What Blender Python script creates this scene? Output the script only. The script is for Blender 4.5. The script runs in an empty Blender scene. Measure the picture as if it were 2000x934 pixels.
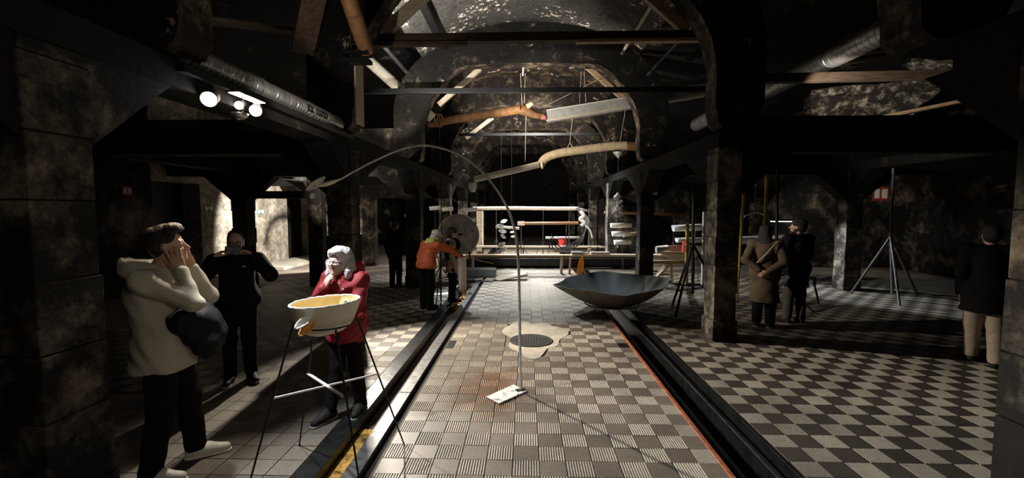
import bpy, bmesh, math, random
import numpy as np
from mathutils import Vector, Matrix

random.seed(7)
rng = np.random.default_rng(7)
scene = bpy.context.scene
col = scene.collection
PI = math.pi

# ---------------------------------------------------------------- camera
CAM_H = 1.9
cam_data = bpy.data.cameras.new('camera')
cam = bpy.data.objects.new('camera', cam_data)
col.objects.link(cam)
cam.location = (0.0, 0.0, CAM_H)
cam_data.sensor_fit = 'HORIZONTAL'
cam_data.sensor_width = 36.0
cam_data.lens = 36.0 * 865.0 / 2000.0
cam.rotation_euler = (PI / 2 - math.atan(57 / 865), 0.0, math.atan(27 / 865))
cam_data.clip_end = 120
scene.camera = cam

# ---------------------------------------------------------------- world, exposure
world = bpy.data.worlds.new('world')
scene.world = world
world.use_nodes = True
world.node_tree.nodes['Background'].inputs[0].default_value = (0.75, 0.85, 1.0, 1)
world.node_tree.nodes['Background'].inputs[1].default_value = 0.0015
scene.view_settings.view_transform = 'Standard'
scene.view_settings.look = 'None'
scene.view_settings.gamma = 1.0
scene.view_settings.use_curve_mapping = False
scene.view_settings.exposure = 0.0


# ---------------------------------------------------------------- lights (gallery spotlights and added unseen fills)
def spot(name, loc, target, watts, color, deg, blend=0.4, radius=0.04):
    l = bpy.data.lights.new(name, 'SPOT')
    l.energy = watts
    l.color = color
    l.spot_size = math.radians(deg)
    l.spot_blend = blend
    l.shadow_soft_size = radius
    o = bpy.data.objects.new(name, l)
    col.objects.link(o)
    o.location = loc
    o.rotation_euler = (Vector(target) - Vector(loc)).to_track_quat('-Z', 'Y').to_euler()
    return o


WARM = (1.0, 0.90, 0.76)
NEUT = (1.0, 0.95, 0.86)
COOL = (0.88, 0.95, 1.0)
spot('key_spot', (-3.05, 8.0, 2.66), (0.8, 3.3, 0.0), 2150, WARM, 84, .6, .03)          # hidden behind the second pillar, grazes nave and far aisle
spot('near_spot_cool', (-2.44, 3.47, 2.70), (-.2, 2.9, 0.0), 380, COOL, 76, .5, .03)    # the dazzling cold lamp
spot('track_spot_warm', (-2.42, 4.02, 2.77), (-2.1, 3.1, 1.3), 170, WARM, 52, .6, .03)
spot('fill_spot', (1.6, -.6, 3.5), (-2.1, 3.0, 1.2), 95, WARM, 70, .8, .25)              # weak unseen fill added behind the viewer
spot('nave_spot_cool', (-2.2, 11.6, 4.2), (-.2, 9.9, 0), 1300, COOL, 50, .5, .04)
spot('nave_spot_far', (-1.8, 14.2, 4.2), (2.4, 13.6, 0), 1900, COOL, 70, .5, .04)
spot('nave_spot_deep', (0.5, 18.5, 4.3), (.2, 17.5, 0.6), 2200, NEUT, 118, .6, .05)
spot('wall_spot', (-5.0, 12.6, 2.5), (-8.8, 15.3, 1.0), 2200, NEUT, 80, .3, .02)
spot('vault_spot', (-2.2, 7.5, 3.5), (-1.7, 9.3, 5.5), 900, NEUT, 84, .6, .03)
spot('pipe_fill', (-2.40, 4.5, 3.15), (-2.2, 6.0, 4.5), 40, WARM, 60, .5, .02)  # unseen spot added to light the bamboo pipe from below
spot('tube_fill', (-2.9, 9.4, 3.5), (-3.3, 11.4, 5.0), 130, WARM, 70, .5, .03)  # added to brighten the cardboard tube; no lamp stands here
spot('vault_spot_far', (-1.2, 12.2, 3.7), (.2, 14.6, 6.2), 700, WARM, 95, .6, .03)
spot('vault_spot_deep', (.3, 16.4, 3.0), (.1, 19.5, 6.2), 900, WARM, 100, .6, .03)
spot('gutter_spot', (-1.2, 9.3, 3.4), (1.2, 11.6, 4.6), 600, WARM, 75, .6, .03)
spot('aisle_spot_cool', (5.0, 12.6, 2.6), (7.7, 9.9, 0), 900, COOL, 38, .5, .03)
spot('aisle_roof_spot', (4.0, 6.9, 3.5), (7.8, 8.8, 4.3), 300, WARM, 60, .5, .03)
spot('far_aisle_spot', (4.6, 13.2, 3.0), (4.2, 12.2, 0.6), 260, WARM, 70, .5, .03)
spot('duct_fill', (-1.3, 4.7, 2.95), (-2.7, 5.0, 3.12), 60, WARM, 70, .6, .02)  # unseen helper in place of bounce and glare on the duct
spot('arch_fill', (1.7, 9.2, 3.0), (-2.3, 10.9, 4.7), 150, WARM, 50, .6, .03)  # added, unseen: picks out the inner edge of the main arch
spot('couple_fill', (-2.2, 7.3, 3.2), (4.3, 8.0, .9), 1000, WARM, 24, .7, .03)  # bare light added over the nave for couple and poles, no lamp body
spot('shelf_spot', (-4.6, 16.6, 3.2), (-3.2, 14.6, 1.6), 260, NEUT, 100, .6, .04)
spot('bay_fill', (-4.3, 9.3, 2.6), (-4.6, 14.9, 1.9), 260, WARM, 75, .6, .03)  # unseen extra light added for the partition posts
spot('spandrel_fill', (-3.5, 8.6, 2.5), (-3.6, 10.64, 3.4), 110, WARM, 80, .7, .03)  # added to lift the tall cross beam, source unseen
spot('jacket_fill', (-3.2, 6.95, 2.6), (-1.6, 8.4, 0.9), 62, NEUT, 44, .6, .03)  # unseen light added for the back of the orange jacket
spot('right_wall_fill', (8.8, 11.6, 2.3), (10.4, 15.0, 1.0), 150, WARM, 90, .7, .04)  # weak unseen light added so the wall patches show
spot('deep_fill', (.4, 13.2, 4.4), (.2, 22.0, 2.4), 1100, NEUT, 110, .7, .05)  # wide unseen fill added for the far pillars and haunches


# ---------------------------------------------------------------- mesh helpers
WORLD = {}          # world position of every root and part origin


class G:
    """collects shapes; build() links them as ONE mesh object"""
    def __init__(s):
        s.v, s.f, s.mi = [], [], []

    def add(s, verts, faces, mi=0):
        o = len(s.v)
        s.v.extend([tuple(v) for v in verts])
        s.f.extend([tuple(i + o for i in f) for f in faces])
        s.mi.extend([mi] * len(faces))
        return s

    def box(s, a, b, mi=0, bev=0.0):
        (x0, y0, z0), (x1, y1, z1) = a, b
        v = [(x0, y0, z0), (x1, y0, z0), (x1, y1, z0), (x0, y1, z0), (x0, y0, z1), (x1, y0, z1), (x1, y1, z1), (x0, y1, z1)]
        return s.add(v, [(0, 3, 2, 1), (4, 5, 6, 7), (0, 1, 5, 4), (1, 2, 6, 5), (2, 3, 7, 6), (3, 0, 4, 7)], mi)

    def bar(s, p, q, w, h, mi=0, up=(0, 0, 1), w2=None, h2=None):
        """rectangular bar from p to q, w across, h along 'up'"""
        p, q = Vector(p), Vector(q)
        d = (q - p).normalized()
        u = Vector(up)
        if abs(d.dot(u)) > .98:
            u = Vector((0, 1, 0))
        r = d.cross(u).normalized()
        u = r.cross(d)
        w2 = w if w2 is None else w2
        h2 = h if h2 is None else h2
        v = []
        for c, a, b in ((p, w, h), (q, w2, h2)):
            for i, j in ((-1, -1), (1, -1), (1, 1), (-1, 1)):
                v.append(c + r * (i * a / 2) + u * (j * b / 2))
        return s.add(v, [(0, 1, 2, 3), (7, 6, 5, 4), (0, 4, 5, 1), (1, 5, 6, 2), (2, 6, 7, 3), (3, 7, 4, 0)], mi)

    def tube(s, pts, r, n=10, mi=0, cap=True):
        pts = [Vector(p) for p in pts]
        m = len(pts)
        rr = list(r) if hasattr(r, '__len__') else [r] * m
        v, f = [], []
        prev = None
        for i, p in enumerate(pts):
            d = (pts[min(i + 1, m - 1)] - pts[max(i - 1, 0)]).normalized()
            if prev is None:
                a = Vector((0, 0, 1)) if abs(d.z) < .9 else Vector((1, 0, 0))
                x = d.cross(a).normalized()
            else:
                x = (prev - d * prev.dot(d)).normalized()
            prev = x
            y = d.cross(x)
            for k in range(n):
                t = 2 * PI * k / n
                v.append(p + (x * math.cos(t) + y * math.sin(t)) * rr[i])
        for i in range(m - 1):
            for k in range(n):
                a, b = i * n + k, i * n + (k + 1) % n
                f.append((a, b, b + n, a + n))
        if cap:
            f.append(tuple(range(n - 1, -1, -1)))
            f.append(tuple((m - 1) * n + k for k in range(n)))
        return s.add(v, f, mi)

    def strip(s, rings, closed=False, mi=0, caps=False):
        """rings: equal-length point lists joined by quads"""
        n = len(rings[0])
        v = [p for r in rings for p in r]
        f = []
        for i in range(len(rings) - 1):
            for k in range(n if closed else n - 1):
                a, b = i * n + k, i * n + (k + 1) % n
                f.append((a, b, b + n, a + n))
        if caps:
            f.append(tuple(range(n - 1, -1, -1)))
            f.append(tuple((len(rings) - 1) * n + k for k in range(n)))
        return s.add(v, f, mi)

    def prism(s, poly, d, mi=0):
        """polygon (3d points) pushed along vector d"""
        n = len(poly)
        d = Vector(d)
        v = [Vector(p) for p in poly] + [Vector(p) + d for p in poly]
        f = [tuple(range(n - 1, -1, -1)), tuple(range(n, 2 * n))]
        f += [(i, (i + 1) % n, (i + 1) % n + n, i + n) for i in range(n)]
        return s.add(v, f, mi)

    def build(s, name, mat, parent=None, smooth=False, loc=None, bevel=0.0, solid=0.0):
        base = Vector(loc) if loc is not None else (WORLD[parent.name] if parent is not None else None)
        if base is None:
            a = np.array(s.v)
            base = Vector(((a[:, 0].min() + a[:, 0].max()) / 2, (a[:, 1].min() + a[:, 1].max()) / 2, a[:, 2].min()))
        me = bpy.data.meshes.new(name)
        me.from_pydata([tuple(Vector(v) - base) for v in s.v], [], s.f)
        return finish(me, name, mat, parent, base, smooth, s.mi, bevel, solid)


def finish(me, name, mat, parent, base, smooth, mi=None, bevel=0.0, solid=0.0):
    mats = mat if isinstance(mat, (list, tuple)) else [mat]
    for m in mats:
        me.materials.append(m)
    if mi is not None and len(mats) > 1:
        me.polygons.foreach_set('material_index', np.array(mi, dtype=np.int32))
    if smooth:
        me.polygons.foreach_set('use_smooth', np.ones(len(me.polygons), dtype=bool))
    bm = bmesh.new()
    bm.from_mesh(me)
    bmesh.ops.recalc_face_normals(bm, faces=bm.faces)
    bm.to_mesh(me)
    bm.free()
    me.update()
    o = bpy.data.objects.new(name, me)
    col.objects.link(o)
    if smooth:
        try:
            me.set_sharp_from_angle(angle=math.radians(50))
        except Exception:
            pass
    if parent is not None:
        o.parent = parent
        o.location = Vector(base) - WORLD[parent.name]
    else:
        o.location = base
    WORLD[o.name] = Vector(base)
    if bevel:
        b = o.modifiers.new('edge', 'BEVEL')
        b.width = bevel
        b.segments = 2
        b.limit_method = 'ANGLE'
    if solid:
        b = o.modifiers.new('thickness', 'SOLIDIFY')
        b.thickness = solid
        b.offset = 0
    return o


def tag(o, label=None, cat=None, group=None, kind=None):
    if label:
        o['label'] = label
    if cat:
        o['category'] = cat
    if group:
        o['group'] = group
    if kind:
        o['kind'] = kind
    return o


def thing(name, label, cat, loc, group=None):
    o = bpy.data.objects.new(name, None)
    col.objects.link(o)
    o.location = loc
    o.empty_display_size = .1
    WORLD[o.name] = Vector(loc)
    return tag(o, label, cat, group)


def copy_tree(o, delta, label=None):
    """a thing with copies of its parts and sub-parts, moved by delta"""
    c = o.copy()
    col.objects.link(c)
    c.location = Vector(o.location) + Vector(delta)
    if label:
        c['label'] = label
    for ch in [x for x in col.objects if x.parent == o]:
        k = ch.copy()
        col.objects.link(k)
        k.parent = c
        for g in [x for x in col.objects if x.parent == ch]:
            q = g.copy()
            col.objects.link(q)
            q.parent = k
    return c


def spline(pts, n=8):
    """Catmull-Rom through points"""
    P = [np.array(p, float) for p in pts]
    P = [2 * P[0] - P[1]] + P + [2 * P[-1] - P[-2]]
    out = []
    for i in range(1, len(P) - 2):
        for k in range(n):
            t = k / n
            a, b, c, d = P[i - 1:i + 3]
            out.append(tuple(.5 * ((2 * b) + (c - a) * t + (2 * a - 5 * b + 4 * c - d) * t * t + (3 * b - a - 3 * c + d) * t ** 3)))
    out.append(tuple(P[-2]))
    return out


# ---------------------------------------------------------------- materials
def nt(name):
    m = bpy.data.materials.new(name)
    m.use_nodes = True
    t = m.node_tree
    return m, t.nodes, t.links, t.nodes['Principled BSDF']


def rgb(c):
    return (c[0], c[1], c[2], 1)


def noise(N, L, vec, scale, detail=6, rough=.6):
    n = N.new('ShaderNodeTexNoise')
    n.inputs['Scale'].default_value = scale
    n.inputs['Detail'].default_value = detail
    n.inputs['Roughness'].default_value = rough
    L.new(vec, n.inputs['Vector'])
    return n.outputs['Fac']


def ramp(N, L, fac, stops):
    r = N.new('ShaderNodeValToRGB')
    e = r.color_ramp.elements
    while len(e) > 1:
        e.remove(e[-1])
    e[0].position, e[0].color = stops[0][0], rgb(stops[0][1])
    for p, c in stops[1:]:
        x = e.new(p)
        x.color = rgb(c)
    L.new(fac, r.inputs['Fac'])
    return r.outputs['Color']


def mixc(N, L, fac, a, b, mode='MIX'):
    m = N.new('ShaderNodeMix')
    m.data_type = 'RGBA'
    m.blend_type = mode
    if isinstance(fac, (int, float)):
        m.inputs[0].default_value = fac
    else:
        L.new(fac, m.inputs[0])
    for s, c in ((m.inputs[6], a), (m.inputs[7], b)):
        if isinstance(c, (tuple, list)):
            s.default_value = rgb(c)
        else:
            L.new(c, s)
    return m.outputs[2]


def bump(N, L, b, height, strength=.4, dist=.02):
    n = N.new('ShaderNodeBump')
    n.inputs['Strength'].default_value = strength
    n.inputs['Distance'].default_value = dist
    L.new(height, n.inputs['Height'])
    L.new(n.outputs['Normal'], b.inputs['Normal'])


def geo_pos(N):
    return N.new('ShaderNodeNewGeometry').outputs['Position']


def M(name, c, rough=.6, metal=0.0, var=.25, scale=12, bmp=.15, spec=.5, c2=None, stretch=None):
    """plain material with slight mottling"""
    m, N, L, b = nt(name)
    pos = geo_pos(N)
    if stretch:
        mp = N.new('ShaderNodeMapping')
        mp.inputs['Scale'].default_value = stretch
        L.new(pos, mp.inputs['Vector'])
        pos = mp.outputs['Vector']
    f = noise(N, L, pos, scale, 5)
    d = tuple(x * (1 - var) for x in c) if c2 is None else c2
    l = tuple(min(1, x * (1 + var * .6)) for x in c)
    L.new(ramp(N, L, f, [(.32, d), (.68, l)]), b.inputs['Base Color'])
    b.inputs['Roughness'].default_value = rough
    b.inputs['Metallic'].default_value = metal
    b.inputs['Specular IOR Level'].default_value = spec
    if bmp:
        bump(N, L, b, f, bmp, .01)
    return m


def charred(name, soot, plaster, amount, scale=2.0, flake=9.0, pale=None, rough=.85):
    """sooty surface with peeled patches; amount 0..1 is how much is bare"""
    m, N, L, b = nt(name)
    pos = geo_pos(N)
    big = noise(N, L, pos, scale, 9, .72)
    small = noise(N, L, pos, flake, 6, .7)
    t = .66 - .3 * amount
    base = ramp(N, L, big, [(t - .05, soot), (t + .03, tuple(.6 * a + .4 * b_ for a, b_ in zip(soot, plaster))), (t + .10, plaster)])
    dirt = ramp(N, L, small, [(.35, (.35, .34, .33)), (.7, (1.15, 1.1, 1.05))])
    c = mixc(N, L, 1.0, base, dirt, 'MULTIPLY')
    if pale:
        v = N.new('ShaderNodeTexVoronoi')
        v.inputs['Scale'].default_value = pale[2]
        jt = N.new('ShaderNodeTexNoise')
        jt.inputs['Scale'].default_value = pale[2] * 2.2
        L.new(pos, jt.inputs['Vector'])
        jm = N.new('ShaderNodeMix')
        jm.data_type = 'RGBA'
        jm.blend_type = 'ADD'
        jm.inputs[0].default_value = .22
        L.new(pos, jm.inputs[6])
        L.new(jt.outputs['Color'], jm.inputs[7])
        L.new(jm.outputs[2], v.inputs['Vector'])
        r1 = ramp(N, L, v.outputs['Distance'], [(.30, (1, 1, 1)), (.36, (0, 0, 0))])
        r2 = ramp(N, L, noise(N, L, pos, pale[3], 4), [(pale[1], (0, 0, 0)), (pale[1] + .03, (1, 1, 1))])
        k = mixc(N, L, 1.0, r1, r2, 'MULTIPLY')
        c = mixc(N, L, k, c, pale[0])
    L.new(c, b.inputs['Base Color'])
    b.inputs['Roughness'].default_value = rough
    b.inputs['Specular IOR Level'].default_value = .3
    bump(N, L, b, small, .5, .02)
    return m


def emit(name, c, s):
    m, N, L, b = nt(name)
    b.inputs['Base Color'].default_value = rgb((.8, .8, .8))
    b.inputs['Emission Color'].default_value = rgb(c)
    b.inputs['Emission Strength'].default_value = s
    return m


def floor_tone_nodes(N, L, pos, c):
    """reddish-brown tint centred on one spot of the nave floor, plus general grime"""
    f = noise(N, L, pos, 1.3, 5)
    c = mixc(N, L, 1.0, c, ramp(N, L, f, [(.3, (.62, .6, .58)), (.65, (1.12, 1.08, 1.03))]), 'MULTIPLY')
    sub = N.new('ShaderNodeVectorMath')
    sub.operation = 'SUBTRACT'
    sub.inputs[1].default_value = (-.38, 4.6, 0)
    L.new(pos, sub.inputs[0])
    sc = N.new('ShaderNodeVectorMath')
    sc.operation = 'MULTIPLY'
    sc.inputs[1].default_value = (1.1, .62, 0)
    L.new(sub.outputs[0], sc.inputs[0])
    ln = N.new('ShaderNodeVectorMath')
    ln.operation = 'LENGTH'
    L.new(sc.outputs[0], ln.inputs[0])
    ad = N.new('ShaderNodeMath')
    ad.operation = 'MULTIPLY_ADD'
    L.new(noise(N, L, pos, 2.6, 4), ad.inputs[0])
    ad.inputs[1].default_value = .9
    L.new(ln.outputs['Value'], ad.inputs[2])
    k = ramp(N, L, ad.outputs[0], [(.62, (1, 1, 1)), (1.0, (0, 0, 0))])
    return mixc(N, L, k, c, mixc(N, L, 1.0, c, (.80, .52, .36), 'MULTIPLY'))  # browner and darker near that spot, with a noisy edge


def tile_mat(name, c, rough, stripes=None, grain=30):
    m, N, L, b = nt(name)
    pos = geo_pos(N)
    f = noise(N, L, pos, grain, 5)
    cc = ramp(N, L, f, [(.3, tuple(x * .78 for x in c)), (.7, tuple(x * 1.12 for x in c))])
    oi = N.new('ShaderNodeObjectInfo')
    cc = mixc(N, L, 1.0, cc, ramp(N, L, oi.outputs['Random'], [(0, (.8, .8, .8)), (1, (1.1, 1.1, 1.1))]), 'MULTIPLY')
    if stripes:                                   # pressed grooves
        axis, freq, dark = stripes
        sp = N.new('ShaderNodeSeparateXYZ')
        L.new(pos, sp.inputs[0])
        ml = N.new('ShaderNodeMath')
        ml.operation = 'MULTIPLY'
        ml.inputs[1].default_value = freq
        L.new(sp.outputs[axis], ml.inputs[0])
        fr = N.new('ShaderNodeMath')
        fr.operation = 'FRACT'
        L.new(ml.outputs[0], fr.inputs[0])
        k = ramp(N, L, fr.outputs[0], [(.0, (dark,) * 3), (.3, (dark,) * 3), (.42, (1, 1, 1)), (.9, (1, 1, 1)), (1.0, (dark,) * 3)])
        cc = mixc(N, L, 1.0, cc, k, 'MULTIPLY')
    cc = floor_tone_nodes(N, L, pos, cc)
    L.new(cc, b.inputs['Base Color'])
    b.inputs['Roughness'].default_value = rough
    b.inputs['Specular IOR Level'].default_value = .35
    bump(N, L, b, f, .2, .004)
    return m


mat = {}
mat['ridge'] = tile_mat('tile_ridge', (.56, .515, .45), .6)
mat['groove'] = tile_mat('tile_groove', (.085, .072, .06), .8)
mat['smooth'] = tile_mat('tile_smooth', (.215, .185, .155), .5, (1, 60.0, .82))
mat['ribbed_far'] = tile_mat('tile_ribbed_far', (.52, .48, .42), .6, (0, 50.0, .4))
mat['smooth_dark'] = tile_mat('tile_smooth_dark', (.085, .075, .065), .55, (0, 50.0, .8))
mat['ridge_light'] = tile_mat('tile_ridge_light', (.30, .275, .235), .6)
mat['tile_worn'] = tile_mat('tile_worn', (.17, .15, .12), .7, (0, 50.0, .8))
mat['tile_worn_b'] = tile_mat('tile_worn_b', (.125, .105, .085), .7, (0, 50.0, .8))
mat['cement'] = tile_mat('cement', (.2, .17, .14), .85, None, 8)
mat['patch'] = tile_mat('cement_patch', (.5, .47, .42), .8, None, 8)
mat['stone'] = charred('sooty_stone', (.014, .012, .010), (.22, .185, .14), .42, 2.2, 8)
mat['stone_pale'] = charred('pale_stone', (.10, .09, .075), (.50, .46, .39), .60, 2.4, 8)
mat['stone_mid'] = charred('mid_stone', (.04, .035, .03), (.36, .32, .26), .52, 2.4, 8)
mat['beam'] = charred('sooty_beam', (.007, .0065, .006), (.09, .07, .05), .12, 1.6, 8)
mat['ring'] = charred('sooty_arch', (.009, .008, .007), (.13, .10, .07), .2, 4.0, 10, ((.36, .29, .23), .62, 8, 2.0))
mat['ring_far'] = charred('sooty_far_arch', (.016, .013, .011), (.18, .14, .10), .34, 3.4, 10, ((.42, .32, .27), .60, 8, 1.6))
mat['soffit'] = charred('chipped_lit_soffit', (.03, .025, .02), (.27, .22, .16), .5, 3.4, 12)  # chipped plaster, made paler to put the lit soffit edge into the colour
mat['vault'] = charred('sooty_vault', (.085, .083, .078), (.13, .127, .12), .6, .9, 14, ((.85, .74, .66), .54, 7.5, 1.0))
mat['vault_far'] = charred('sooty_vault_far', (.018, .014, .011), (.20, .15, .10), .36, 3.0, 7, ((.6, .46, .38), .58, 6.5, 2.0))
mat['aisle_ceiling'] = charred('sooty_ceiling', (.009, .008, .0075), (.5, .43, .34), .10, .8, 6)
mat['wall'] = charred('sooty_wall', (.009, .008, .0075), (.22, .18, .14), .42, 1.4, 7)
mat['wall_pale'] = charred('pale_plaster_wall', (.33, .29, .24), (.62, .57, .49), .62, 1.1, 7)
mat['dark'] = M('black_steel', (.014, .014, .015), .45, .3, .3, 20, .1)
mat['gloss_dark'] = M('oiled_dark_steel', (.03, .032, .033), .33, .7, .5, 9, .25)
mat['gap_shade'] = M('gap_shade', (.008, .008, .008), .8, 0, .3, 10, .2, .1)  # near-black that paints the shade in the rail gap
mat['trough'] = M('black_water_trough', (.012, .013, .012), .35, 0, .5, 6, .2)
mat['rail'] = M('worn_steel', (.11, .11, .112), .5, .6, .5, 14, .2)
mat['redlead'] = M('red_lead_paint', (.42, .115, .045), .6, 0, .5, 18, .2)
mat['ochre'] = charred('ochre_rust', (.06, .035, .015), (.62, .36, .07), .75, 4.5, 16)
mat['iron'] = M('cast_iron', (.06, .058, .055), .55, .4, .4, 40, .3)
mat['wood'] = M('raw_wood', (.46, .33, .19), .7, 0, .3, 9, .2, stretch=(1, 1, 4))
mat['wood_pale'] = M('pale_wood', (.66, .56, .42), .7, 0, .25, 8, .2, stretch=(.6, 3, 3))
mat['wood_dark'] = M('charred_wood', (.085, .055, .035), .8, 0, .5, 8, .3, stretch=(.5, 3, 3))
mat['bamboo'] = M('bamboo', (.30, .155, .065), .5, 0, .3, 8, .1)
mat['bamboo_dark'] = M('smoked_bamboo', (.24, .12, .05), .55, 0, .4, 8, .1)
mat['paper'] = M('paper_tube', (.74, .69, .58), .75, 0, .12, 8, .15)
mat['zinc'] = M('zinc_sheet', (.55, .55, .54), .5, .35, .2, 7, .1)
mat['zinc_blue'] = M('blue_grey_sheet', (.27, .33, .36), .5, .2, .25, 3, .1)
mat['galv'] = M('galvanised_duct', (.62, .62, .62), .34, .85, .2, 6, .05)
mat['cream'] = M('cream_plaster', (.80, .74, .58), .6, 0, .06, 6, .1)
mat['cream_in'] = M('cream_wax', (.83, .66, .34), .5, 0, .06, 6, .1)
mat['white'] = M('white_plaster', (.82, .80, .76), .6, 0, .06, 9, .15)
mat['amber'] = M('amber_resin', (.80, .42, .09), .35, 0, .2, 8, .1)
mat['yellow'] = M('yellow_pole_paint', (.62, .43, .06), .5, 0, .25, 8, .1)
mat['orange'] = M('orange_plastic', (.85, .36, .02), .45, 0, .1, 8, .05)
mat['red'] = M('red_plastic', (.62, .045, .035), .5, 0, .1, 8, .05)
mat['white_steel'] = M('white_enamel_rod', (.86, .84, .86), .35, .1, .05, 8, .02)
mat['rod'] = M('brushed_steel_rod', (.60, .57, .52), .42, .35, .25, 14, .05)
mat['basin'] = M('fibre_shell_outside', (.19, .165, .12), .75, 0, .35, 5, .3)
mat['basin_in'] = M('fibre_shell_inside', (.15, .172, .178), .5, 0, .25, 3, .15)
mat['rope'] = M('rope', (.55, .47, .36), .9, 0, .15, 30, .1)
mat['lens'] = emit('spot_lens', (1.0, .98, .95), 30)
mat['lens_warm'] = emit('spot_lens_warm', (1.0, .90, .74), 26)
mat['tube_glow'] = emit('lamp_tube_glow', (1.0, .88, .86), 6)
mat['glass'] = M('old_glass', (.1, .12, .12), .1, 0, .2, 8, 0)
mat['sign_red'] = M('sign_red', (.35, .05, .03), .5, 0, .1, 8, 0)
mat['sign_green'] = M('sign_green', (.02, .16, .08), .5, 0, .1, 8, 0)


# ================================================================ STRUCTURE
PY = [2.2, 6.42, 10.64, 14.86, 19.08, 23.3, 27.52]
S = .38
ROWS = {'inner_left': -2.93, 'inner_right': 2.72, 'outer_left': -7.21, 'outer_right': 7.53}
END = 31.0


def struct(o, label=None):
    o['kind'] = 'structure'
    if label:
        o['label'] = label
    return o


# ---- floor: slabs with the two long trenches left open
g = G()
for x0, x1 in ((-9.4, -1.66), (-1.10, 1.46), (1.98, 12.6)):
    g.box((x0, -2.5, -.30), (x1, END, -.012))
g.box((-1.66, -2.5, -.36), (-1.10, END, -.30))
g.box((1.46, -2.5, -.36), (1.98, END, -.30))
floor = struct(g.build('floor', mat['cement'], loc=(0, 0, 0)), 'old checkered cement tile floor of the hall with two long trenches')

T = .2


def ribbed_mesh():
    g = G()
    g.box((0, 0, -.012), (T - .003, T - .003, -.004), 1)
    n = 10
    for i in range(n):
        a = (i + .32) * (T - .003) / n
        b = (i + 1.0) * (T - .003) / n - .001
        g.add([(a, 0, -.004), (a + .002, 0, .002), (b - .002, 0, .002), (b, 0, -.004), (a, T - .003, -.004), (a + .002, T - .003, .002), (b - .002, T - .003, .002), (b, T - .003, -.004)],
              [(0, 1, 5, 4), (1, 2, 6, 5), (2, 3, 7, 6), (0, 3, 2, 1), (4, 5, 6, 7)], 0)
    return g


def flat_mesh():
    g = G()
    t = T - .003
    v = [(0, 0, -.012), (t, 0, -.012), (t, t, -.012), (0, t, -.012), (.002, .002, 0.0005), (t - .002, .002, .0005), (t - .002, t - .002, .0005), (.002, t - .002, .0005)]
    return g.add(v, [(4, 5, 6, 7), (0, 1, 5, 4), (1, 2, 6, 5), (2, 3, 7, 6), (3, 0, 4, 7)])


def raw_mesh(g, mats, name):
    me = bpy.data.meshes.new(name)
    me.from_pydata([tuple(v) for v in g.v], [], g.f)
    for m in mats:
        me.materials.append(m)
    me.polygons.foreach_set('material_index', np.array(g.mi, dtype=np.int32))
    bm = bmesh.new(); bm.from_mesh(me)
    bmesh.ops.recalc_face_normals(bm, faces=bm.faces)
    bm.to_mesh(me); bm.free()
    return me


me_rib = raw_mesh(ribbed_mesh(), [mat['ridge'], mat['groove']], 'ribbed_tile')
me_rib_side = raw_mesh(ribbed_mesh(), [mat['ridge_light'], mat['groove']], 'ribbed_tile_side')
me_flat = raw_mesh(flat_mesh(), [mat['smooth']], 'smooth_tile')
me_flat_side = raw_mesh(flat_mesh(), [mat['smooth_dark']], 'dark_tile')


def put_tile(me, x, y, parent, name='tile'):
    o = bpy.data.objects.new(name, me)
    col.objects.link(o)
    o.parent = parent
    o.location = (x, y, random.uniform(-.0012, .0012))
    o.rotation_euler = (random.uniform(-.004, .004), random.uniform(-.004, .004), random.uniform(-.006, .006))


def in_frame(x, y):
    u = 1027 + 865 * x / y
    return -40 < u < 2040 and 410 + 865 * 1.9 / y < 960


def in_patch(x, y):
    """irregular cement repair round the manhole"""
    dx, dy = x - .12, y - 6.6
    a = math.atan2(dy, dx)
    r = 1.0 + .18 * math.sin(3 * a + .6) + .1 * math.sin(7 * a)
    return (dx / (.43 * r)) ** 2 + (dy / (.82 * r)) ** 2 < 1


PILLAR_FEET = [(x, y) for x in ROWS.values() for y in PY]


def on_pillar(x, y):
    return any(px - T < x < px + S and py - T < y < py + S for px, py in PILLAR_FEET)


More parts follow.
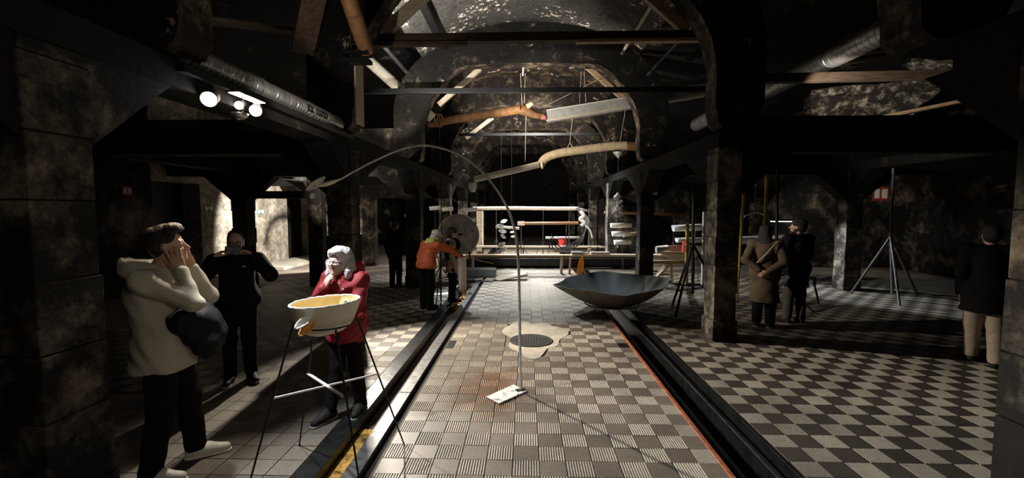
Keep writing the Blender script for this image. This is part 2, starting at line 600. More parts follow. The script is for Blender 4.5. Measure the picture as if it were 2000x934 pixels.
def tile_field(x0, x1, y0, y1, ox, oy, meshes, stuffmats, parent, limit, phase=0, skip=None, name='tile'):
    cells = []
    i0, i1 = math.ceil((x0 - ox) / T), math.floor((x1 - ox) / T)
    j0, j1 = math.ceil((y0 - oy) / T), math.floor((y1 - oy) / T)
    for i in range(i0, i1):
        for j in range(j0, j1):
            x, y = ox + i * T, oy + j * T
            if on_pillar(x, y) or (skip and skip(x + T / 2, y + T / 2)):
                continue
            cells.append((y + .02 * abs(x), x, y, (i + j + phase) % 2))
    xe = ox + i1 * T                                 # cut tiles along the far edge
    if x1 - xe > .03:
        g = G()
        for j in range(j0, j1):
            y = oy + j * T
            if y > 2.0 and not (skip and skip(xe + .1, y + T / 2)):
                w_ = x1 - xe - .004
                g.add([(xe, y, 0), (xe + w_, y, 0), (xe + w_, y + T - .003, 0), (xe, y + T - .003, 0), (xe, y, -.012), (xe + w_, y, -.012), (xe + w_, y + T - .003, -.012), (xe, y + T - .003, -.012)],
                      [(0, 1, 2, 3), (4, 5, 1, 0), (5, 6, 2, 1), (6, 7, 3, 2), (7, 4, 0, 3)], (i1 + j + phase) % 2)
        o = g.build('cut_tiles', stuffmats, parent, loc=(0, 0, 0))
        o['kind'] = 'stuff'
    vis = sorted([c for c in cells if in_frame(c[1] + T / 2, c[2] + T)])
    one = vis[:limit]
    for c in one:
        put_tile(meshes[c[3]], c[1], c[2], parent, name)
    rest = [c for c in cells if c not in set(one) and c[2] > 2.0]
    g = G()
    t = T - .003
    for c in rest:
        x, y, k = c[1], c[2], c[3]
        g.add([(x, y, 0), (x + t, y, 0), (x + t, y + t, 0), (x, y + t, 0), (x, y, -.012), (x + t, y, -.012), (x + t, y + t, -.012), (x, y + t, -.012)],
              [(0, 1, 2, 3), (4, 5, 1, 0), (5, 6, 2, 1), (6, 7, 3, 2), (7, 4, 0, 3)], k)
    if rest:
        o = g.build('far_tiles', stuffmats, parent, loc=(0, 0, 0))
        o['kind'] = 'stuff'


floor_side = struct(G().box((1.985, -2.5, -.014), (12.5, END, -.0118)).build('floor', mat['cement'], loc=(0, 0, 0)), 'checkered tile floor of the aisle beyond the black trough')
floor_left = struct(G().box((-9.3, -2.5, -.014), (-1.665, END, -.0118)).build('floor', mat['cement'], loc=(0, 0, 0)), 'worn tile floor of the aisle beside the rusty rail trench')
tile_field(-1.10, 1.46, 2.4, 20, -.095, 3.25, (me_flat, me_rib), [mat['smooth'], mat['ribbed_far']], floor, 300, 0,
           lambda x, y: in_patch(x, y) or (1.25 < x and 5.95 < y < 6.35))
tile_field(1.98, 9.2, 2.4, 13, 2.0, 3.3, (me_flat_side, me_rib_side), [mat['smooth_dark'], mat['ridge_light']], floor_side, 300, 0)
tile_field(-6.6, -1.66, 4.3, 13, -1.67, 4.4, (me_flat_side, me_rib_side), [mat['smooth_dark'], mat['ridge_light']], floor_left, 150, 0)
# worn plain tiles beside the trench
me_worn = [raw_mesh(flat_mesh(), [mat['tile_worn']], 'worn_tile'), raw_mesh(flat_mesh(), [mat['tile_worn_b']], 'worn_tile_b')]
for i in range(1, 12):
    for j in range(0, 11):
        x, y = -1.67 - i * T, 2.2 + j * T
        if in_frame(x + .1, y + T) and not on_pillar(x, y):
            put_tile(me_worn[random.random() < .4], x, y, floor_left)

# cement repair and manhole cover
ring = [((.12) + .43 * (1.05 + .18 * math.sin(3 * a + .6) + .1 * math.sin(7 * a)) * math.cos(a), 6.6 + .82 * (1.05 + .18 * math.sin(3 * a + .6) + .1 * math.sin(7 * a)) * math.sin(a)) for a in np.linspace(0, 2 * PI, 48, endpoint=False)]
G().prism([(x, y, -.012) for x, y in ring], (0, 0, .015)).build('cement_patch', mat['patch'], floor)
mh = thing('manhole_cover', 'round dark cast iron manhole cover in the nave floor', 'manhole cover', (.08, 6.33, .003))
c = [(.08 + .29 * math.cos(a), 6.33 + .29 * math.sin(a), .003) for a in np.linspace(0, 2 * PI, 40, endpoint=False)]
G().prism(c, (0, 0, .008)).build('plate', mat['iron'], mh)
g = G()
for k in range(-6, 7):
    for q in range(-6, 7):
        x, y = k * .042, q * .042
        if x * x + y * y < .26 ** 2:
            g.box((.08 + x - .012, 6.33 + y - .012, .011), (.08 + x + .012, 6.33 + y + .012, .014))
o = g.build('stud_pattern', mat['iron'], mh)
o['kind'] = 'stuff'
g = G()
g.strip([[(.08 + r * math.cos(a), 6.33 + r * math.sin(a), z) for a in np.linspace(0, 2 * PI, 40, endpoint=False)] for r, z in ((.29, .002), (.292, .014), (.31, .014), (.315, .002))], closed=True)
g.build('rim', mat['iron'], mh)

# ---- trench with steel rails (beside the woman) and black trough
tr = struct(G().box((-1.655, -1, -.30), (-1.105, END, -.285)).build('trim_trench', mat['trough'], loc=(0, 0, 0)), 'bed of the rusty rail trench')
g = G()
g.box((-1.66, -1, -.10), (-1.49, END, .012)); g.box((-1.66, -1, -.29), (-1.64, END, -.10))
g.build('kerb_rail', mat['gloss_dark'], tr, bevel=.004)
G().box((-1.485, -1, -.29), (-1.308, 3.85, -.085)).build('rust_bed', mat['ochre'], tr)
G().box((-1.485, 3.85, -.29), (-1.308, END, -.12)).build('mud_bed', mat['wood_dark'], tr)
G().box((-1.184, -1, -.29), (-1.126, END, -.03)).build('gap_shade_strip', mat['gap_shade'], tr)  # black strip put in as the shade of the open gap
y = 2.3
while y < 28:                                       # grey channel pieces laid end to end
    ln = random.uniform(1.5, 2.3)
    g = G()
    g.box((-1.305, y, .0), (-1.185, y + ln - .012, .018)); g.box((-1.305, y, -.14), (-1.295, y + ln - .012, .0)); g.box((-1.195, y, -.14), (-1.185, y + ln - .012, .0))
    g.build('rail_piece', mat['rail'], tr, bevel=.003)
    y += ln
G().box((-1.125, -1, -.29), (-1.105, END, -.02)).build('kerb_plate', mat['wood_dark'], tr)

tb = struct(G().box((1.465, -1, -.30), (1.975, END, -.285)).build('trim_trough', mat['trough'], loc=(0, 0, 0)), 'bed of the black trough in the floor')
G().box((1.455, -1, -.06), (1.490, END, .010)).build('red_edge', mat['redlead'], tb, bevel=.003)
g = G()
g.box((1.49, -1, -.29), (1.50, END, .006)); g.box((1.50, -1, -.05), (1.60, END, -.035))
g.build('angle_iron', mat['gloss_dark'], tb, bevel=.003)
g = G()
g.box((1.815, -1, -.29), (1.827, END, -.03)); g.box((1.827, -1, -.12), (1.97, END, -.11)); g.box((1.955, -1, -.11), (1.975, END, .004))
g.build('channel_wall', mat['gloss_dark'], tb, bevel=.003)
G().box((1.815, -1, -.03), (1.827, END, -.024)).build('bright_edge', mat['rail'], tb)

# ---- pillars of stone blocks
SX = {'inner_right': .33}
WHERE = {'inner_left': 'row beside the rail trench', 'inner_right': 'row beside the black trough', 'outer_left': 'outer row of the aisle behind the photographer', 'outer_right': 'outer row of the aisle behind the couple'}
ORD = ['first', 'second', 'third', 'fourth', 'fifth', 'sixth', 'seventh']
for row, x in ROWS.items():
    for k, y in enumerate(PY):
        if row.startswith('outer') and (k == 0 or k > 4):
            continue
        p = thing('pillar', f'sooty stone block pillar, {ORD[k]} of the {WHERE[row]}', None, (x + S / 2, y + S / 2, 0))
        p['kind'] = 'structure'
        z, i = 0.0, 0
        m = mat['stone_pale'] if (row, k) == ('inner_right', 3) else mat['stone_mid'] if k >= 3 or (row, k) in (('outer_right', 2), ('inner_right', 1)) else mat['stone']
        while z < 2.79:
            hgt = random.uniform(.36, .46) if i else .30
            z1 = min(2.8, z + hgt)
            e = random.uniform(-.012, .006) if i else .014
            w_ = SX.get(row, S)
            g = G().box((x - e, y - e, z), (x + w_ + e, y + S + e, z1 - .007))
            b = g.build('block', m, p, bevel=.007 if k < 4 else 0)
            b.rotation_euler.z = random.uniform(-.012, .012)
            z = z1
            i += 1
        G().box((x + .02, y + .02, 0), (x + SX.get(row, S) - .02, y + S - .02, 2.81)).build('core', mat['beam'], p)

# ---- longitudinal beams with haunches
for row, x in ROWS.items():
    if row == 'inner_right':
        g = G().box((x, -1, 2.8), (x + S, 2.98, 3.0)).box((x, 6.42, 2.8), (x + S, END, 3.0))
    else:
        g = G().box((x, -1, 2.8), (x + S, END, 3.0))
    for k, y in enumerate(PY):
        run = .62 if k == 0 else 1.2
        for s, yy in ((1, y + S), (-1, y)):
            if row.startswith('outer'):
                run = .7
            r = run if s == 1 else .7
            if row == 'inner_right' and k == 1 and s == -1:
                continue
            if k == 0 and s == 1 and row == 'inner_left':
                hh = G().prism([(x + .02, yy, 2.28), (x + .02, yy + r, 2.8), (x + .02, yy, 2.8)], (S - .04, 0, 0))
                struct(hh.build('trim_haunch', mat['stone'], loc=(0, 0, 0)), 'sooty sloping haunch on the nearest pillar behind the hooded man')
                continue
            g.prism([(x + .02, yy, 2.28), (x + .02, yy + s * r, 2.8), (x + .02, yy, 2.8)], (S - .04, 0, 0))
    struct(g.build('trim_beam', mat['beam'], loc=(0, 0, 0)), f'sooty longitudinal beam over the {WHERE[row]}')
# ---- transverse beams over the aisles
for k, y in enumerate(PY[1:6]):
    for x0, x1, w in ((-8.8, -2.93, 'behind the photographer'), (3.10, 12.0, 'behind the couple')):
        g = G().box((x0, y + .03, 2.72), (x1, y + S - .03, 3.85 if k == 1 and x0 < 0 else 3.22))
        ends = [(x1, -1), (-6.83, 1), (-7.21, -1)] if x0 < 0 else [(x0, 1), (7.53, -1), (7.91, 1)]
        for xx, s in ends:
            g.prism([(xx, y + .04, 2.12), (xx + s * .7, y + .04, 2.72), (xx, y + .04, 2.72)], (0, S - .08, 0))
        struct(g.build('trim_crossbeam', mat['stone'] if k == 1 and x0 < 0 else mat['beam'], loc=(0, 0, 0)), f'sooty cross beam over the aisle {w}, {ORD[k]} from the front')

# ---- arches across the nave
INNER = spline([(-2.62, 3.06), (-2.52, 3.16), (-2.49, 3.5), (-2.48, 4.0), (-2.25, 4.5), (-1.70, 5.18), (-1.1, 5.32), (0.1, 5.34), (1.25, 5.32), (1.85, 5.2), (2.42, 4.6), (2.66, 4.0), (2.67, 3.5), (2.70, 3.16), (2.80, 3.06)], 4)


def outer(t):
    a = PI * (1 - t)
    x, z = .09 + 3.25 * math.cos(a), 4.2 + 2.12 * math.sin(a)
    return x, z


OUT = [(-3.0, 3.06), (-3.16, 3.4)] + [outer(t) for t in np.linspace(0, 1, len(INNER) - 4)] + [(3.34, 3.4), (3.18, 3.06)]
for k, y in enumerate([3.2] + PY[1:]):
    a, b = y, y + (.36 if k == 0 else S)
    rings = []
    for (xi, zi), (xo, zo) in zip(INNER, OUT):
        j = random.uniform(-.012, .012)
        rings.append([(xi + j, a, zi + j), (xi + j, b, zi - j), (xo, b, zo), (xo, a, zo)])
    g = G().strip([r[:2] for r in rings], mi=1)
    g.strip([[r[1], r[2], r[3], r[0]] for r in rings])
    for r in (rings[0], rings[-1]):
        g.add(r, [(0, 1, 2, 3)])
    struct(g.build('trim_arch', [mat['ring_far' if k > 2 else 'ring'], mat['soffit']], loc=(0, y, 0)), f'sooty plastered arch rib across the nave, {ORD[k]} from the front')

# ---- vault and aisle roofs
def vault(y0, y1, m, label):
    rows = []
    for y in np.arange(y0, y1 + .01, .35):
        rows.append([(.09 + (3.25 + .015 * math.sin(y * 3 + a * 7)) * math.cos(a), y, 4.2 + (2.12 + .015 * math.sin(y * 5 + a * 9)) * math.sin(a)) for a in np.linspace(math.radians(38), math.radians(142), 30)])
    g = G().strip(rows)
    struct(g.build('ceiling', m, loc=(0, y0, 0), smooth=True, solid=.06), label)


vault(1.0, 10.8, mat['vault'], 'peeling sooty barrel vault over the near bays')
vault(10.85, 31, mat['vault_far'], 'peeling brown barrel vault over the far bays')
for s, xe, w in ((-1, -9.4, 'over the aisle behind the photographer'), (1, 12.6, 'over the aisle behind the couple')):
    xi = .09 + s * 2.5
    g = G().prism([(xi, -1, 6.5 if s < 0 else 5.52), (xe, -1, 5.6 if s < 0 else 4.6), (xe, -1, 5.75 if s < 0 else 4.75), (xi, -1, 6.64 if s < 0 else 5.66)], (0, END + 1, 0))
    struct(g.build('ceiling', mat['aisle_ceiling'], loc=(0, 0, 0)), f'sooty sloping ceiling {w}')

# ---- outer walls
struct(G().box((-9.1, -1, 0), (-8.8, 10.2, 5.8)).build('wall_left', mat['wall'], loc=(0, 0, 0)), 'sooty plaster wall behind the man in the hoodie')
struct(G().box((12.0, -1, 0), (12.3, END, 5.0)).build('wall_right', mat['wall'], loc=(0, 0, 0)), 'peeling sooty outer wall beyond the couple')
struct(G().box((-9.4, END, 0), (12.6, END + .3, 7)).build('wall_back', mat['beam'], loc=(0, 0, 0)), 'black far end wall of the hall')
struct(G().box((-9.4, -2.6, 0), (12.6, -2.3, 7)).build('wall_front', mat['beam'], loc=(0, 0, 0)), 'black wall behind the viewer')
g = G()
g.box((-9.1, 11.75, 0), (-8.8, 16.1, 5.8)); g.box((-9.1, 17.5, 0), (-8.8, END, 5.8)); g.box((-9.1, 16.1, 2.35), (-8.8, 17.5, 5.8)); g.box((-9.1, 10.2, 2.6), (-8.8, 11.75, 5.8))
wl = struct(g.build('wall_left', mat['wall_pale'], loc=(0, 0, 0)), 'pale plaster wall lit by a spotlight beside the dark doorway')
d = struct(G().box((-9.09, 16.1, 0), (-9.0, 17.5, 2.35)).build('door_1', mat['beam'], loc=(0, 0, 0)), 'dark door leaf in the pale wall')
d2 = struct(G().box((-9.4, 10.2, 0), (-9.3, 11.75, 2.6)).build('door_2', mat['dark'], loc=(0, 0, 0)), 'black doorway in the sooty wall')
# lit step along the pale wall
struct(G().box((-8.8, 13.6, 0), (-7.6, 19.5, .10)).build('trim_step', mat['patch'], loc=(0, 0, 0)), 'low pale cement step along the lit wall')
# posts and lintel of the partition in the aisle
g = G()
g.box((-6.83, 10.75, 2.18), (-5.35, 10.95, 2.36)); g.box((-5.35, 10.72, 0), (-5.0, 10.98, 2.72))
struct(g.build('trim_partition', mat['stone'], loc=(0, 0, 0)), 'stone post and lintel of the partition beside the lit wall')
# partition wall with two openings at the fourth pillars
g = G()
yy = 14.9
for a, b, z0, z1 in ((-5.5, -5.12, 0, 2.72), (-5.12, -3.9, 2.30, 2.72), (-3.9, -3.72, 0, 2.30), (-3.9, -2.93, 2.3, 2.72), (-6.83, -5.5, 0, 2.72)):
    g.box((a, yy, z0), (b, yy + .25, z1))
struct(g.build('wall_partition', mat['stone'], loc=(0, 0, 0)), 'sooty partition wall with openings behind the orange jacket')
g = G()
g.box((7.91, 15.0, 0), (12, 15.25, 2.72)); g.box((3.1, 19.1, 0), (7.5, 19.3, 2.7))
struct(g.build('wall_partition', mat['wall'], loc=(0, 0, 0)), 'peeling sooty partition wall behind the tall tripod')

# ---- steel and timber in the roof
def beam_thing(name, label, p, q, w, h, m, cat='beam', up=(0, 0, 1)):
    return tag(G().bar(p, q, w, h, up=up).build(name, m, bevel=.006), label, cat)


beam_thing('tie_beam', 'charred timber tie beam across the nearest arch', (-2.40, 6.95, 4.52), (2.60, 6.95, 4.52), .14, .13, mat['wood_dark'])
beam_thing('tie_plank', 'pale plank lashed under the charred tie beam', (.75, 6.88, 4.43), (2.62, 6.88, 4.43), .10, .05, mat['wood'])
beam_thing('tie_plank', 'brown plank under the rail trench end of the tie beam', (-2.35, 6.88, 4.42), (-.9, 6.88, 4.42), .10, .06, mat['wood_dark'])
beam_thing('steel_beam', 'long black steel beam in front of the main arch', (-3.9, 9.9, 4.52), (4.0, 9.9, 4.50), .08, .11, mat['dark'])
beam_thing('wooden_brace', 'pale timber brace on the tie beam, over the rail trench', (-2.20, 6.95, 4.62), (-1.30, 6.95, 5.38), .10, .17, mat['wood_pale'])
beam_thing('wooden_brace', 'pale timber brace on the tie beam, over the black trough', (2.42, 6.95, 4.60), (1.55, 6.95, 5.35), .10, .15, mat['wood'])
beam_thing('wooden_brace', 'timber brace inside the main arch, over the rail trench', (-2.20, 11.3, 4.54), (-1.15, 11.3, 5.42), .10, .12, mat['wood_pale'])
beam_thing('wooden_brace', 'timber brace inside the main arch, over the black trough', (2.42, 11.3, 4.66), (1.35, 11.3, 5.58), .10, .12, mat['wood'])
beam_thing('wooden_brace', 'timber brace inside the second arch, over the rail trench', (-2.1, 15.6, 4.4), (-1.15, 15.6, 5.1), .10, .12, mat['wood_pale'])
beam_thing('steel_beam', 'black steel beam inside the second arch', (-2.6, 15.5, 4.5), (2.8, 15.5, 4.5), .08, .10, mat['dark'])
beam_thing('roof_rail', 'black steel rail running along under the vault, rail trench side', (-1.92, 4.5, 5.70), (-1.92, 14.5, 5.70), .16, .08, mat['dark'])
beam_thing('roof_rail', 'light timber rail running along under the vault, trough side', (2.22, 5.5, 5.52), (2.22, 10.6, 5.52), .05, .05, mat['wood_pale'])
tag(G().tube([(-2.80, 4.5, 5.12), (-2.80, 10.5, 5.12)], .045, 10).build('roof_pipe', mat['rail'], smooth=True), 'thin grey pipe along the edge of the vault beside the bamboo pipe', 'pipe')
tag(G().tube([(2.80, 4.5, 5.0), (2.80, 10.5, 5.0)], .03, 10).build('roof_pipe', mat['rail'], smooth=True), 'thin dark pipe along the edge of the vault over the trough', 'pipe')
tag(G().box((-2.485, 6.46, 3.16), (-2.455, 6.76, 4.1)).build('board', mat['wood_pale'], bevel=.004), 'pale vertical board fixed to the foot of the nearest arch', 'board')
tag(G().bar((-3.15, 6.3, 4.1), (-2.75, 5.9, 4.75), .3, .04).build('board', mat['wood_dark'], bevel=.004), 'weathered board leaning in the roof beside the bamboo pipe', 'board')
tag(G().bar((-4.2, 5.6, 4.3), (-3.2, 7.4, 4.75), .24, .05).build('board', mat['wood_dark'], bevel=.004), 'charred board sloping through the roof over the duct', 'board')
# timbers and loose plaster in the roof of the aisle with the couple
beam_thing('roof_beam', 'charred roof beam crossing the aisle under the loose plaster', (3.2, 7.6, 4.05), (8.6, 7.6, 4.12), .14, .14, mat['wood_dark'])
tag(G().bar((8.9, 8.2, 4.05), (6.2, 9.0, 3.55), .26, .06).build('roof_board', mat['wood'], bevel=.005), 'bright timber board sloping under the aisle ceiling', 'board')
tag(G().bar((6.1, 9.2, 3.6), (4.3, 9.2, 3.58), .2, .05).build('roof_board', mat['wood_pale'], bevel=.005), 'short pale timber board on the cross beam', 'board')
tag(G().bar((6.9, 8.5, 4.75), (5.2, 8.6, 4.55), .3, .05).build('roof_board', mat['wood_dark'], bevel=.005), 'dark timber board under the aisle ceiling', 'board')


def plaster_sheet(pts, label, m):
    g = G()
    n = 7
    A, B, C, D = [Vector(p) for p in pts]
    rows = []
    for i in range(n):
        r = []
        for j in range(n):
            s, t = i / (n - 1), j / (n - 1)
            p = (A * (1 - s) + B * s) * (1 - t) + (D * (1 - s) + C * s) * t
            r.append(p + Vector((random.uniform(-.05, .05), random.uniform(-.05, .05), random.uniform(-.05, .05))))
        rows.append(r)
    tag(G().strip(rows).build('hanging_plaster', m, solid=.02), label, 'plaster')


mat['flake'] = charred('peeling_ceiling_plaster', (.05, .045, .04), (.72, .66, .55), .42, 5.5, 16)
plaster_sheet([(7.3, 8.3, 4.75), (8.6, 8.3, 4.5), (8.5, 9.2, 4.3), (7.4, 9.2, 4.8)], 'bright peeling plaster sheet hanging over the dark beam', mat['flake'])
plaster_sheet([(5.6, 9.0, 4.25), (8.0, 8.6, 4.3), (7.6, 9.3, 3.75), (5.6, 9.6, 3.8)], 'mottled plaster sheet hanging under the dark beam', mat['flake'])


# ---- ducts
def duct(name, label, p, q, r, seam):
    o = thing(name, label, 'duct', p)
    p, q = Vector(p), Vector(q)
    n = int((q - p).length / .02)
    pts = [p.lerp(q, i / n) for i in range(n + 1)]
    G().tube([p, q], r, 28).build('pipe', mat['galv'], o, smooth=True)
    d = (q - p).normalized()
    x = d.cross(Vector((0, 0, 1))).normalized()
    y = x.cross(d)
    L_ = (q - p).length
    hel = []
    for i in range(int(L_ / seam * 20)):
        t = i / 20
        a = 2 * PI * t
        hel.append(p + d * (t * seam) + (x * math.cos(a) + y * math.sin(a)) * r)
    G().tube(hel, .006, 4).build('spiral_seam', mat['galv'], o, smooth=True)
    for t in (.35, .7):
        c = p.lerp(q, t)
        G().tube([c - d * .03, c + d * .03], r + .012, 28).build('collar', mat['galv'], o, smooth=True)
    return o


dl = duct('spiral_duct', 'bright spiral metal duct above the spotlights', (-2.70, 3.4, 3.125), (-2.70, 6.36, 3.125), .098, .07)
g = G()
for i in range(12):
    g.box((-2.610, 5.3 + i * .045, 3.08), (-2.600, 5.33 + i * .045, 3.16))
g.build('vent_grille', mat['dark'], dl)
duct('spiral_duct', 'dim spiral metal duct over the aisle with the couple', (5.05, 6.0, 4.42), (5.05, 13.5, 4.42), .18, .12)


# ================================================================ OBJECTS
def grid_shell(f, nu, nv, closed_u=True):
    rows = [[f(i / nu, j / nv) for i in range(nu if closed_u else nu + 1)] for j in range(nv + 1)]
    return rows


def lathe(center, prof, n=48, fn=None):
    """rings of (r, z); fn(angle, r, z) may wobble"""
    rows = []
    for r, z in prof:
        row = []
        for k in range(n):
            a = 2 * PI * k / n
            rr, zz = (r, z) if fn is None else fn(a, r, z)
            row.append((center[0] + rr * math.cos(a), center[1] + rr * math.sin(a), center[2] + zz))
        rows.append(row)
    return rows


def leaf(p, q, width, depth, up, n=12, m=8, sharp=1.0):
    """a hollow pod / leaf shell from p to q"""
    p, q, up = Vector(p), Vector(q), Vector(up)
    d = (q - p)
    r = d.normalized().cross(up).normalized()
    u = r.cross(d.normalized())
    rows = []
    for i in range(n + 1):
        t = i / n
        w = width * (math.sin(PI * min(1, max(0, .04 + .92 * t))) ** .8)
        row = []
        for k in range(m + 1):
            a = PI * k / m
            row.append(p + d * t - r * math.cos(a) * w / 2 - u * math.sin(a) * depth * (w / width))
        rows.append(row)
    return rows


# ---- cream basin on a four-legged stand
c0 = Vector((-1.39, 3.0, 0))
bs = thing('basin_stand', 'cream plaster basin with a pouring spout on four thin splayed steel legs', 'sculpture', (-1.375, 3.0, 0))


def wob(a, r, z):
    k = max(0, (z - 1.2) / .06)
    return r * (1 + .004 * math.sin(9 * a)) * .965, z + k * (.0012 * math.sin(11 * a) + .0016 * math.sin(23 * a + 1)) + .012 * math.cos(a) * 1.0


prof_out = [(.0, 1.035), (.07, 1.038), (.12, 1.052), (.165, 1.085), (.19, 1.12), (.212, 1.175), (.232, 1.235), (.240, 1.262)]
prof_in = [(.226, 1.262), (.222, 1.245), (.206, 1.19), (.192, 1.165), (.188, 1.16), (.0, 1.16)]
G().strip(lathe(c0, prof_out[1:], 64, wob), closed=True).strip([list(lathe(c0, prof_out[1:2], 64, wob)[0])], closed=True).build('bowl', mat['cream'], bs, smooth=True)
g = G()
g.strip(lathe(c0, [prof_out[-1], prof_in[0]], 64, wob) + lathe(c0, prof_in[1:], 64, wob), closed=True)
g.build('basin_lining', mat['cream_in'], bs, smooth=True)
o = G().strip(lathe(c0, [(.0, 1.038), (.075, 1.038)], 64, wob), closed=True).build('bowl_base', mat['cream'], bs, smooth=True)
# white rim
G().tube([(c0.x + .225 * (1 + .004 * math.sin(9 * a)) * math.cos(a), c0.y + .225 * (1 + .004 * math.sin(9 * a)) * math.sin(a), 1.264 + .0012 * math.sin(11 * a) + .0016 * math.sin(23 * a + 1) + .012 * math.cos(a)) for a in np.linspace(0, 2 * PI, 90)], .0085, 8, cap=False).build('rim', mat['white'], bs, smooth=True)
# outlet ring in the inner wall and its dark hole
hc = Vector((c0.x + .08, c0.y + .178, 1.205))
n_ = Vector((-.4, -.85, .2)).normalized()
x_ = n_.cross(Vector((0, 0, 1))).normalized(); y_ = x_.cross(n_)
G().tube([hc + (x_ * math.cos(a) + y_ * math.sin(a)) * .034 + n_ * .012 for a in np.linspace(0, 2 * PI, 24)], .009, 8, cap=False).build('outlet_ring', mat['cream'], bs, smooth=True)
G().tube([hc - n_ * .004, hc + n_ * .012], .026, 20).build('outlet_hole', mat['dark'], bs)
# spout and drip cup
sp = G().strip(leaf((-1.395, 2.815, 1.222), (-1.425, 2.66, 1.165), .062, .024, (.2, -.3, 1))).build('spout', mat['white'], bs, smooth=True, solid=.008)
G().strip(leaf((-1.375, 2.80, 1.18), (-1.415, 2.68, 1.115), .058, .024, (.3, -.4, 1))).build('drip_cup', mat['amber'], bs, smooth=True, solid=.007)
# carrying ring and legs
ringz = 1.115
G().tube([(c0.x + .198 * math.cos(a), c0.y + .198 * math.sin(a), ringz) for a in np.linspace(0, 2 * PI, 60)], .006, 8, cap=False).build('carrying_ring', mat['dark'], bs, smooth=True)
legs = [((-1.545, 2.86, 1.145), (-1.77, 2.58, 0)), ((-1.245, 2.82, 1.115), (-.985, 2.58, 0)), ((-1.53, 3.13, 1.115), (-1.825, 3.405, 0)), ((-1.215, 3.12, 1.115), (-.977, 3.434, 0))]
lg = []
for a, b in legs:
    l = G().tube([a, b], [.0075, .006], 8).build('leg', mat['dark'], bs, smooth=True)
    lg.append((Vector(a), Vector(b)))
    G().tube([Vector(b), Vector(b) + Vector((0, 0, .004))], .012, 10).build('foot_pad', mat['dark'], l)


def on_leg(i, z):
    a, b = lg[i]
    return a.lerp(b, (a.z - z) / (a.z - b.z))


G().tube([on_leg(0, .68), on_leg(3, .66)], .0075, 8).build('cross_rod', mat['white_steel'], bs, smooth=True)
p1, p2 = on_leg(2, .655), on_leg(1, .695)
G().bar(p1, p1.lerp(p2, .94), .022, .012).build('cross_rod', mat['white_steel'], bs, bevel=.003)
G().tube([p1.lerp(p2, .94), p2], .004, 6).build('tie_wire', mat['dark'], bs)

# ---- tall bent rod with leaf-shaped pods on a marbled plate
ar = thing('arched_rod', 'tall thin steel rod bent over in a wide arc from a small marbled plate', 'sculpture', (-.19, 4.43, 0))
m, N, L, b = nt('marbled_plate')
pos = geo_pos(N)
mp = N.new('ShaderNodeMapping'); mp.inputs['Scale'].default_value = (3, 9, 1); mp.inputs['Rotation'].default_value = (0, 0, .7); L.new(pos, mp.inputs['Vector'])
L.new(ramp(N, L, noise(N, L, mp.outputs['Vector'], 3.2, 6, .7), [(.36, (.12, .10, .09)), (.46, (.75, .72, .68)), (.6, (.86, .84, .8)), (.72, (.35, .30, .27))]), b.inputs['Base Color'])
b.inputs['Roughness'].default_value = .4
mat['marble'] = m
G().prism([(-.395, 4.35, .004), (-.256, 4.201, .004), (.014, 4.501, .004), (-.129, 4.671, .004)], (0, 0, .014)).build('base_plate', mat['marble'], ar, bevel=.003)
arc = spline([(-.05, 4.52, .012), (-.061, 4.52, .68), (-.078, 4.52, 1.43), (-.125, 4.52, 1.745), (-.219, 4.52, 1.98), (-.401, 4.52, 2.237), (-.609, 4.52, 2.418), (-.817, 4.52, 2.512), (-1.051, 4.52, 2.554), (-1.288, 4.52, 2.508), (-1.607, 4.52, 2.37), (-1.915, 4.50, 2.20)], 8)
n = len(arc)
rows = []
for i, p in enumerate(arc):
    t = i / (n - 1)
    w = .015 - .006 * t                        # in the plane of the arc
    q = .010 if t < .5 else .009
    d = (Vector(arc[min(i + 1, n - 1)]) - Vector(arc[max(i - 1, 0)])).normalized()
    r = Vector((0, 1, 0)); u = r.cross(d)
    rows.append([Vector(p) + u * w * math.cos(a) + r * q * math.sin(a) for a in np.linspace(0, 2 * PI, 10, endpoint=False)])
G().strip(rows, closed=True, caps=True).build('rod', mat['rod'], ar, smooth=True)
G().bar((-.10, 4.50, .018), (.0, 4.54, .018), .06, .012).build('rod_clamp', mat['dark'], ar, bevel=.002)
G().strip(leaf((-1.905, 4.50, 2.215), (-2.165, 4.49, 2.145), .075, .035, (0, -.35, 1))).build('pod', mat['cream'], ar, smooth=True, solid=.006)
G().strip(leaf((-2.055, 4.50, 2.235), (-2.255, 4.49, 2.10), .085, .03, (0, -.8, .6))).build('pod', mat['cream'], ar, smooth=True, solid=.006)
lf = thing('hanging_petal', 'small white petal hanging on a wire below the arched rod', 'sculpture', (-2.19, 4.48, 2.0))
G().strip(leaf((-2.165, 4.48, 2.065), (-2.20, 4.48, 2.015), .05, .018, (0, -1, .2))).build('petal', mat['white'], lf, smooth=True, solid=.005)
G().tube([(-2.175, 4.48, 2.06), (-2.165, 4.49, 2.16)], .0015, 5).build('wire', mat['dark'], lf)

# ---- great shallow shell over the trough
sh = thing('great_shell', 'huge shallow ragged-edged shell bowl standing over the black trough', 'sculpture', (1.64, 8.32, 0))
cs = Vector((1.62, 8.3, 0))
edge = [0.02, .00, -.02, .0, .035, .02, -.015, -.03, -.02, .015, .03, .0, -.035, -.02, .01, .03]


def rimdz(a):
    t = (a / (2 * PI)) * len(edge)
    i = int(t) % len(edge)
    f = t - int(t)
    return (edge[i] * (1 - f) + edge[(i + 1) % len(edge)] * f) * 1.3 + .05 * math.cos(a - .2)


def shell(a, r, z):
    k = min(1, max(0, r / 1.06)) ** 3
    poly = 1 + .035 * math.cos(8 * a + .4) * k + .012 * math.sin(19 * a) * k
    return r * poly, z + k * rimdz(a)


def sp_prof(R, h, z0, n=14):
    return [(R * (i / n), z0 + h * (i / n) ** 2.0) for i in range(1, n + 1)]


